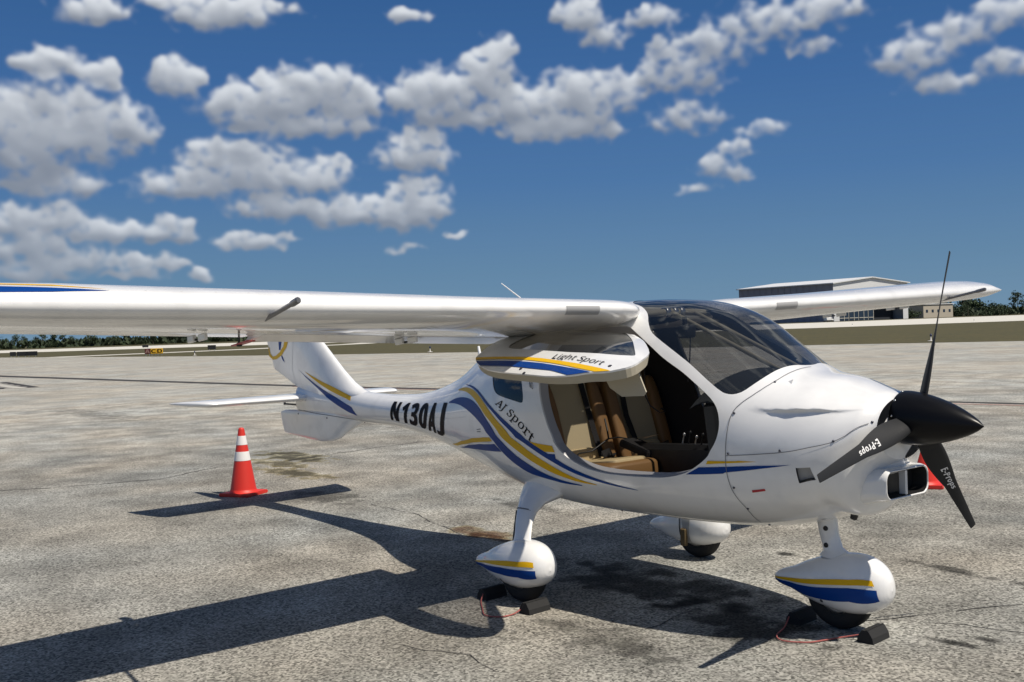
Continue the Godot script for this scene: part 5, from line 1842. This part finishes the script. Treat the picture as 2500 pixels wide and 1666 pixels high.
func chock_set(label: String, a: Vector3, b: Vector3, turn: float, rope: Array) -> void:
	var t := thing("wheel_chock", label, "wheel chocks", Vector3.ZERO, 0.0, "rubber wheel chocks")
	for p in [a, b]:
		var mb := MB.new()
		var basis := Basis(Vector3.UP, turn)
		var prof := [Vector2(-0.045, 0.0), Vector2(-0.04, 0.03), Vector2(-0.018, 0.064), Vector2(0.018, 0.064), Vector2(0.04, 0.03), Vector2(0.045, 0.0)]
		var rows := []
		for q in prof:
			rows.append(PackedVector3Array([p + basis * Vector3(q.x, q.y, -0.085), p + basis * Vector3(q.x, q.y, 0.085)]))
		for k in rows.size() - 1:
			mb.quad(rows[k][0], rows[k][1], rows[k + 1][1], rows[k + 1][0])
		for e in 2:
			var ring := PackedVector3Array()
			for row in rows:
				ring.append(row[e])
			mb.fan(ring, basis * Vector3(0, 0, -1.0 if e == 0 else 1.0))
		for k in 3:   # ribs
			mb.box(p + basis * Vector3(0.033 - 0.012 * k, 0.028 + 0.018 * k, 0), Vector3(0.008, 0.008, 0.172), basis)
		put("chock", mb, M.rubber, t)
	var c := Curve3D.new()
	for k in rope.size():
		var prev: Vector3 = rope[maxi(k - 1, 0)]
		var next: Vector3 = rope[mini(k + 1, rope.size() - 1)]
		c.add_point(rope[k], -(next - prev) / 6.0, (next - prev) / 6.0)
	c.bake_interval = 0.02
	var pts := []
	for p in c.get_baked_points():
		pts.append(p)
	var mb := MB.new()
	mb.tube(pts, [0.0042], 6)
	put("rope", mb, M.rope, t)


func guidance_sign(label: String, at: Vector3, face: Vector3, panels: Array, group: String) -> void:
	var t := thing("guidance_sign", label, "sign", at, atan2(face.x, face.z), group)
	var x := 0.0
	var total := 0.0
	for p in panels:
		total += p[0]
	x = -total / 2
	for p in panels:
		var mb := MB.new()
		mb.box(Vector3(x + p[0] / 2, 0.52, 0), Vector3(p[0] - 0.03, 0.62, 0.16), Basis(), 0.02)
		var body := put("panel", mb, p[1], t)
		if p[2] != "":
			mb = MB.new()
			var q := lettering(p[2], "Droid Sans", 700)
			for k in q.size() / 3:
				mb.tri(Vector3(x + 0.08 + q[3 * k].x * (p[0] - 0.16), 0.30 + q[3 * k].y * 0.44, 0.083), Vector3(x + 0.08 + q[3 * k + 1].x * (p[0] - 0.16), 0.30 + q[3 * k + 1].y * 0.44, 0.083), Vector3(x + 0.08 + q[3 * k + 2].x * (p[0] - 0.16), 0.30 + q[3 * k + 2].y * 0.44, 0.083), Vector3.BACK, Vector3.BACK, Vector3.BACK)
			put("lettering", mb, p[3], body)
		mb = MB.new()
		for s in [-0.32, 0.32]:
			mb.box(Vector3(x + p[0] / 2 + s * p[0], 0.10, 0), Vector3(0.06, 0.22, 0.06))
		put("leg", mb, M.steel, t)
		x += p[0]


func edge_light(label: String, at: Vector3, group: String) -> void:
	var t := thing("taxiway_light", label, "light", at, 0.0, group)
	var mb := MB.new()
	mb.lathe(Vector3.ZERO, Vector3.UP, [Vector2(0, 0.20), Vector2(0.02, 0.20), Vector2(0.025, 0.03), Vector2(0.30, 0.025)], 12)
	put("stem", mb, M.band, t)
	mb = MB.new()
	mb.lathe(Vector3(0, 0.30, 0), Vector3.UP, [Vector2(0, 0.05), Vector2(0.03, 0.065), Vector2(0.12, 0.06), Vector2(0.16, 0.02), Vector2(0.165, 0.001)], 12)
	put("lens", mb, M.dark_lens, t)


# where a point of the far scene stands: metres ahead of the camera and to its right
func out_there(ahead: float, across: float) -> Vector3:
	return Vector3(CAM_AT.x - 0.77296 * ahead + 0.63448 * across, 0, CAM_AT.z - 0.63400 * ahead - 0.77294 * across)


func tree_kind(seed_: int, height: float, spread: float, kind: int) -> Array:   # [trunk, crown]
	var r := RandomNumberGenerator.new()
	r.seed = seed_
	var trunk := MB.new()
	trunk.tube([Vector3(0, -0.2, 0), Vector3(r.randf_range(-0.2, 0.2), height * 0.4, 0), Vector3(r.randf_range(-0.4, 0.4), height * 0.8, r.randf_range(-0.3, 0.3))], [0.22, 0.16, 0.07], 7)
	for k in 4:
		var a := r.randf() * TAU
		var y := height * r.randf_range(0.3, 0.65)
		trunk.tube([Vector3(0, y, 0), Vector3(cos(a) * spread * 0.55, y + height * 0.16, sin(a) * spread * 0.55)], [0.09, 0.03], 5)
	var crown := MB.new()
	var clumps := []
	for k in (16 if kind == 0 else 13):
		var a := r.randf() * TAU
		var d := sqrt(r.randf()) * spread
		var y: float
		if kind == 0:   # broad and low, to the ground
			y = height * (0.12 + 0.72 * r.randf() * (1.0 - 0.45 * d / spread))
		else:   # pine: foliage high up
			y = height * r.randf_range(0.5, 0.95)
			d *= 0.75
		clumps.append([Vector3(cos(a) * d, y, sin(a) * d), r.randf_range(0.75, 1.35) * spread * 0.42, r.randf_range(0.65, 1.35)])
	for c in clumps:
		for k in 42:
			var n := Vector3(r.randfn(), r.randfn() * 0.8, r.randfn()).normalized()
			var p: Vector3 = c[0] + n * c[1] * pow(r.randf(), 0.4)
			var u := n.cross(Vector3(r.randfn(), r.randfn(), r.randfn())).normalized()
			var w := (n * 0.5 + Vector3(r.randfn(), r.randfn(), r.randfn()).normalized()).cross(u).normalized()
			var s := r.randf_range(0.22, 0.5) * spread * 0.22
			var g: float = c[2] * r.randf_range(0.75, 1.25)
			crown.tint = Color(0.030 * g, 0.050 * g, 0.020 * g)
			crown.tri(p - u * s, p + u * s, p + w * s * 1.5)
			crown.tri(p - u * s * 0.8, p + w * s * -0.9, p + u * s * 0.8)
	return [trunk, crown]


func build_trees() -> void:
	var kinds := []
	for k in 8:
		kinds.append(tree_kind(300 + k, [7.0, 8.5, 6.0, 9.5, 8.0, 10.5, 6.5, 5.0][k], [3.6, 4.2, 3.4, 3.2, 4.6, 3.0, 3.8, 3.3][k], 0 if k in [0, 1, 2, 4, 6, 7] else 1))
	var protos := []
	for k in 8:
		protos.append(null)
	var r := RandomNumberGenerator.new()
	r.seed = 9
	var spots := []   # ahead, across, scale
	var x := -420.0
	while x < 440.0:   # the front row, from left of the frame to its right
		var right := smoothstep(150.0, 300.0, x)
		var gap := x > 118.0 and x < 215.0   # the hangar
		if not gap:
			spots.append([640.0 + r.randf_range(-14, 14), x, r.randf_range(0.72, 1.05) + 0.28 * right])
			if r.randf() < 0.85:
				spots.append([668.0 + r.randf_range(-10, 10), x + r.randf_range(-3, 3), r.randf_range(0.95, 1.25) + 0.45 * right])
		x += r.randf_range(4.8, 8.0)
	for k in 26:   # nearer scrub at the right, beside the hangar
		spots.append([r.randf_range(545, 610), 188.0 + k * 6.5 + r.randf_range(-3, 3), r.randf_range(0.7, 1.1)])
	for s in spots:
		var k := r.randi() % 8
		var o: Node3D
		var px: float = 1176.0 + 2391.0 * s[1] / s[0]
		var where := "right edge"
		for w in [[150.0, "far left under the wing"], [330.0, "above the yellow sign"], [500.0, "between sign and fin"], [720.0, "behind the tail fin"], [1450.0, "behind the cabin"], [1750.0, "behind the nose"], [2150.0, "beside the hangar"], [2260.0, "behind the upper blade"]]:
			if px < w[0]:
				where = w[1]
				break
		if s[0] > 655.0:
			where = "second row, " + where
		elif s[0] < 620.0:
			where = "near scrub, " + where
		var look: String = ["dark broad tree in the far line", "tall bushy tree in the far line", "low round tree in the far line", "thin pine above the far line", "wide spreading tree in the far line", "tall slim pine in the far line", "dense low tree in the far line", "small scrubby tree in the far line"][k]
		if protos[k] == null:
			o = thing(["broad_tree", "broad_tree", "scrub_tree", "pine_tree", "broad_tree", "pine_tree", "scrub_tree", "scrub_tree"][k], "", "tree", Vector3.ZERO, 0.0)
			put("trunk", kinds[k][0], M.bark, o)
			put("crown", kinds[k][1], M.leaf, o)
			protos[k] = o
		else:
			o = protos[k].duplicate()
			o.name = numbered(String(protos[k].name).rstrip("_0123456789"))
			add_child(o)
		o.position = out_there(s[0], s[1])
		o.rotation.y = r.randf() * TAU
		o.scale = Vector3.ONE * s[2]
		tag(o, look + ", " + where, "tree", look + " " + where)
	# undergrowth that closes the foot of the tree line
	var mb := MB.new()
	for k in 7000:
		var across := r.randf_range(-430.0, 450.0)
		if across > 122.0 and across < 182.0:
			continue
		var p := out_there(634.0 + r.randf_range(-8, 30), across) + Vector3(0, pow(r.randf(), 1.3) * 4.2, 0)
		var a := r.randf() * TAU
		var s := r.randf_range(0.7, 1.6)
		var g := r.randf_range(0.6, 1.2)
		mb.tint = Color(0.028 * g, 0.045 * g, 0.018 * g)
		mb.tri(p - Vector3(cos(a), 0, sin(a)) * s, p + Vector3(cos(a), 0.1, sin(a)) * s, p + Vector3(-sin(a) * 0.5, 1.3, cos(a) * 0.5) * s)
		mb.tri(p - Vector3(cos(a), 0, sin(a)) * s, p + Vector3(cos(a), 0.1, sin(a)) * s, p + Vector3(sin(a) * 0.5, -0.9, -cos(a) * 0.5) * s)
	var o := put("undergrowth", mb, M.leaf, self)
	tag(o, "dark scrub along the foot of the far tree line", "undergrowth", "", "stuff")


func build_hangar() -> void:
	var corner := out_there(500.0, 155.0)
	var along := out_there(552.0, 121.0) - corner       # the long wall runs away to the left
	var across := out_there(530.0, 202.0) - corner      # the gable wall to the right
	var a := along.normalized()
	var b := across.normalized()
	var w := 56.0
	var l := 62.0
	var h := 18.2
	var ridge := 21.0
	var t := thing("hangar", "large white gabled hangar in the distance behind the far wing", "hangar", corner)
	var P := func(x: float, y: float, z: float) -> Vector3: return a * x + b * z + Vector3(0, y, 0)
	var mb := MB.new()   # gable wall with a great doorway
	var n := -a
	for q in [[0.0, 4.0], [52.0, 56.0]]:
		mb.quad(P.call(0, 0, q[0]), P.call(0, 0, q[1]), P.call(0, 11.5, q[1]), P.call(0, 11.5, q[0]))
	mb.quad(P.call(0, 11.5, 0), P.call(0, 11.5, w), P.call(0, h, w), P.call(0, h, 0))
	mb.tri(P.call(0, h, 0), P.call(0, h, w), P.call(0, ridge, w / 2))
	mb.quad(P.call(l, 0, 0), P.call(l, 0, w), P.call(l, h, w), P.call(l, h, 0))
	mb.tri(P.call(l, h, 0), P.call(l, h, w), P.call(l, ridge, w / 2))
	mb.quad(P.call(0, 0, w), P.call(l, 0, w), P.call(l, h, w), P.call(0, h, w))
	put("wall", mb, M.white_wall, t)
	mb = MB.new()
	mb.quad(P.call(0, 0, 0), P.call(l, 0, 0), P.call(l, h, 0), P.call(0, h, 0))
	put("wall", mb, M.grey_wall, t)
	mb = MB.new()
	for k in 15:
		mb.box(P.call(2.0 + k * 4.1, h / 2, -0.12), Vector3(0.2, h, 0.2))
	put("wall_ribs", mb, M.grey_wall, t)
	mb = MB.new()   # roof, a thick sheet that oversails
	for s in [[-1.0, w / 2], [w + 1.0, w / 2]]:
		var y0 := h - 0.1
		mb.quad(P.call(-1, y0 + 0.5, s[0]), P.call(l + 1, y0 + 0.5, s[0]), P.call(l + 1, ridge + 0.5, s[1]), P.call(-1, ridge + 0.5, s[1]))
		mb.quad(P.call(-1, y0, s[0]), P.call(l + 1, y0, s[0]), P.call(l + 1, ridge, s[1]), P.call(-1, ridge, s[1]))
		mb.quad(P.call(-1, y0, s[0]), P.call(l + 1, y0, s[0]), P.call(l + 1, y0 + 0.5, s[0]), P.call(-1, y0 + 0.5, s[0]))
		mb.quad(P.call(-1, y0, s[0]), P.call(-1, y0 + 0.5, s[0]), P.call(-1, ridge + 0.5, s[1]), P.call(-1, ridge, s[1]))
	put("roof", mb, M.roof, t)
	mb = MB.new()   # inside of the doorway and the leaves standing in it
	mb.quad(P.call(6.0, 0, 4), P.call(6.0, 0, 52), P.call(6.0, 11.5, 52), P.call(6.0, 11.5, 4))
	mb.quad(P.call(0.0, 11.5, 4), P.call(6.0, 11.5, 4), P.call(6.0, 11.5, 52), P.call(0.0, 11.5, 52))
	put("doorway", mb, M.dark_bay, t)
	for k in 7:
		mb = MB.new()
		mb.box(P.call(0.9 + 0.3 * (k % 2), 5.6, 6.6 + k * 3.6), Vector3(0.16, 11.0, 3.5), Basis(a, Vector3.UP, b))
		var leaf := put("door_leaf", mb, M.blue_glass, t)
		mb = MB.new()
		for q in 3:
			mb.box(P.call(0.72 + 0.3 * (k % 2), 1.4 + q * 4.1, 6.6 + k * 3.6), Vector3(0.12, 0.25, 3.5), Basis(a, Vector3.UP, b))
		mb.box(P.call(0.72 + 0.3 * (k % 2), 5.6, 8.3 + k * 3.6), Vector3(0.12, 11.0, 0.22), Basis(a, Vector3.UP, b))
		put("frame", mb, M.pale, leaf)
	# a pale low building and an awning beside the doorway
	var low := thing("low_building", "low beige building half hidden by scrub right of the hangar", "building", out_there(575.0, 232.0))
	mb = MB.new()
	mb.box(Vector3(0, 3.6, 0), Vector3(9.0, 7.2, 26.0), Basis(a, Vector3.UP, b))
	put("wall", mb, M.beige_wall, low)
	mb = MB.new()
	mb.box(Vector3(0, 7.4, 0), Vector3(10.0, 0.4, 27.0), Basis(a, Vector3.UP, b))
	put("roof", mb, M.roof, low)
	for k in 5:
		mb = MB.new()
		mb.box(b * (-10.0 + 5.0 * k) - a * 4.5 + Vector3(0, 3.6, 0), Vector3(0.1, 1.6, 1.8), Basis(a, Vector3.UP, b))
		put("window", mb, M.blue_glass, low)
	var van := thing("service_van", "small white van parked before the hangar", "van", out_there(486.0, 148.0), atan2(-b.z, b.x))
	mb = MB.new()
	mb.box(Vector3(0, 1.25, 0), Vector3(4.6, 1.5, 1.9), Basis(), 0.25)
	mb.box(Vector3(2.2, 0.85, 0), Vector3(1.2, 0.8, 1.8), Basis(), 0.2)
	put("body", mb, M.white, van)
	mb = MB.new()
	mb.box(Vector3(1.6, 1.6, 0), Vector3(1.1, 0.6, 1.92), Basis(), 0.1)
	put("window", mb, M.dark_glass, van)
	for q in [[-1.5, 0.85], [1.6, 0.85], [-1.5, -0.85], [1.6, -0.85]]:
		mb = MB.new()
		mb.lathe(Vector3(q[0], 0.38, q[1] - 0.1), Vector3.BACK, [Vector2(0, 0.001), Vector2(0, 0.36), Vector2(0.2, 0.36), Vector2(0.2, 0.001)], 18)
		put("wheel", mb, M.rubber, van)


func build_things() -> void:
	cone("orange cone with two white bands standing on the tail's shadow at left", Vector3(-5.465, 0.0, 0.095), 0.5)
	cone("orange cone half hidden behind the propeller and air intake at right", Vector3(-0.40, 0.0, -4.55), 0.5)
	chock_set("black ribbed chocks joined by red rope at the near main wheel", Vector3(0.225, 0.0, 0.92), Vector3(-0.215, 0.0, 0.89), 0.06, [Vector3(0.20, 0.03, 0.99), Vector3(0.20, 0.008, 1.06), Vector3(0.19, 0.008, 1.15), Vector3(0.10, 0.008, 1.19), Vector3(-0.03, 0.008, 1.11), Vector3(-0.16, 0.008, 1.02), Vector3(-0.20, 0.04, 0.97)])
	chock_set("black ribbed chocks joined by faded red rope at the nose wheel", Vector3(1.895, 0.0, 0.07), Vector3(1.44, 0.0, 0.04), 0.06, [Vector3(1.86, 0.03, 0.12), Vector3(1.77, 0.008, 0.18), Vector3(1.74, 0.008, 0.27), Vector3(1.70, 0.008, 0.36), Vector3(1.60, 0.008, 0.42), Vector3(1.52, 0.008, 0.37), Vector3(1.46, 0.008, 0.22), Vector3(1.42, 0.04, 0.12)])
	# the red lock with its black clip on the near wing's trailing edge
	var t := thing("control_lock", "red control lock with black clips on the near wing's trailing edge", "control lock", wing_at(2.40, 1.0, 1.0))
	var mb := MB.new()
	mb.box(Vector3(0.02, -0.038, 0), Vector3(0.20, 0.006, 0.05), Basis(Vector3.BACK, 0.12))
	mb.box(Vector3(0.02, 0.022, 0), Vector3(0.20, 0.006, 0.05), Basis(Vector3.BACK, 0.10))
	put("red_strap", mb, M.red, t)
	mb = MB.new()
	mb.tube([Vector3(-0.02, 0.03, 0.0), Vector3(-0.03, -0.045, 0.0)], [0.006], 8)
	for y in [0.03, -0.045]:
		mb.cushion(Vector3(-0.025, y, 0), Vector3(0.028, 0.022, 0.03), Basis(), 0.6, 12, 8)
	put("clip", mb, M.black, t)
	# the headset's cable, draped over the near seat
	t = thing("headset_cable", "thin black headset cable draped over the near seat", "cable")
	mb = MB.new()
	mb.tube([Vector3(0.02, 1.05, 0.10), Vector3(0.06, 0.98, 0.12), Vector3(0.10, 0.93, 0.15), Vector3(0.10, 0.90, 0.22), Vector3(0.10, 0.865, 0.30), Vector3(0.09, 0.86, 0.40), Vector3(0.12, 0.85, 0.46)], [0.006], 6)
	mb.tube([Vector3(0.10, 0.93, 0.15), Vector3(0.16, 0.94, 0.12), Vector3(0.20, 0.93, 0.08)], [0.005], 6)
	put("cable", mb, M.black, t)
	t = thing("headset_cable", "thin black headset cable hanging from the roof before the far seat", "cable")
	mb = MB.new()
	mb.tube([Vector3(0.22, 1.58, -0.10), Vector3(0.16, 1.40, -0.14), Vector3(0.13, 1.20, -0.16), Vector3(0.15, 1.12, -0.19), Vector3(0.20, 1.07, -0.23), Vector3(0.22, 1.08, -0.26), Vector3(0.19, 1.10, -0.25)], [0.005], 6)
	put("cable", mb, M.black, t)

	# signs and lights on the grass
	var to_cam := Vector3(0.773, 0, 0.634)
	guidance_sign("airfield sign with a dark red panel beside yellow panels reading C D", Vector3(-116.0, 0, -40.0), to_cam, [[0.70, M.sign_red, "A", M.faded_red], [0.72, M.sign_yellow, "C", M.ink], [0.72, M.sign_yellow, "D", M.ink]], "airfield signs on the grass")
	guidance_sign("short black back of a sign at the far left apron edge", Vector3(-160.3, 0, -35.5), to_cam, [[0.9, M.black, "", M.black]], "airfield signs on the grass")
	guidance_sign("long black back of a sign at the far left apron edge", Vector3(-156.6, 0, -36.5), to_cam, [[1.5, M.black, "", M.black], [1.5, M.black, "", M.black]], "airfield signs on the grass")
	guidance_sign("lone black back of a sign left of the tail fin", Vector3(-139.0, 0, -57.0), to_cam, [[1.2, M.black, "", M.black]], "airfield signs on the grass")
	guidance_sign("small black sign on the far taxiway edge behind the yellow sign", Vector3(-262.0, 0, -92.0), to_cam, [[1.6, M.black, "", M.black]], "airfield signs on the grass")
	guidance_sign("low yellow marker board on the grass behind the tail boom", Vector3(-78.5, 0, -67.0), to_cam, [[0.5, M.sign_yellow, "", M.black], [0.5, M.sign_yellow, "", M.black]], "airfield signs on the grass")
	edge_light("small light on the grass edge left of the propeller's upper blade", Vector3(-29.0, 0, -57.0), "lights along the grass edge")
	edge_light("small light on the grass edge right of the tail fin", Vector3(-66.0, 0, -44.5), "lights along the grass edge")
	edge_light("small light on the grass right of the propeller's upper blade", Vector3(-33.0, 0, -84.0), "lights along the grass edge")
	edge_light("small light on the grass edge between sign and tail fin", Vector3(-104.0, 0, -40.0), "lights along the grass edge")
	for k in 5:
		edge_light(["first light from the hangar along the far taxiway's near edge", "second light from the hangar along the far taxiway's near edge", "third light from the hangar along the far taxiway's near edge", "fourth light from the hangar along the far taxiway's near edge", "light nearest the right side along the far taxiway's near edge"][k], Vector3(-128.0 + 12.0 * k, 0, -146.0 - 10.0 * k - (12.0 if k > 2 else 0.0)), "lights along the far taxiway")
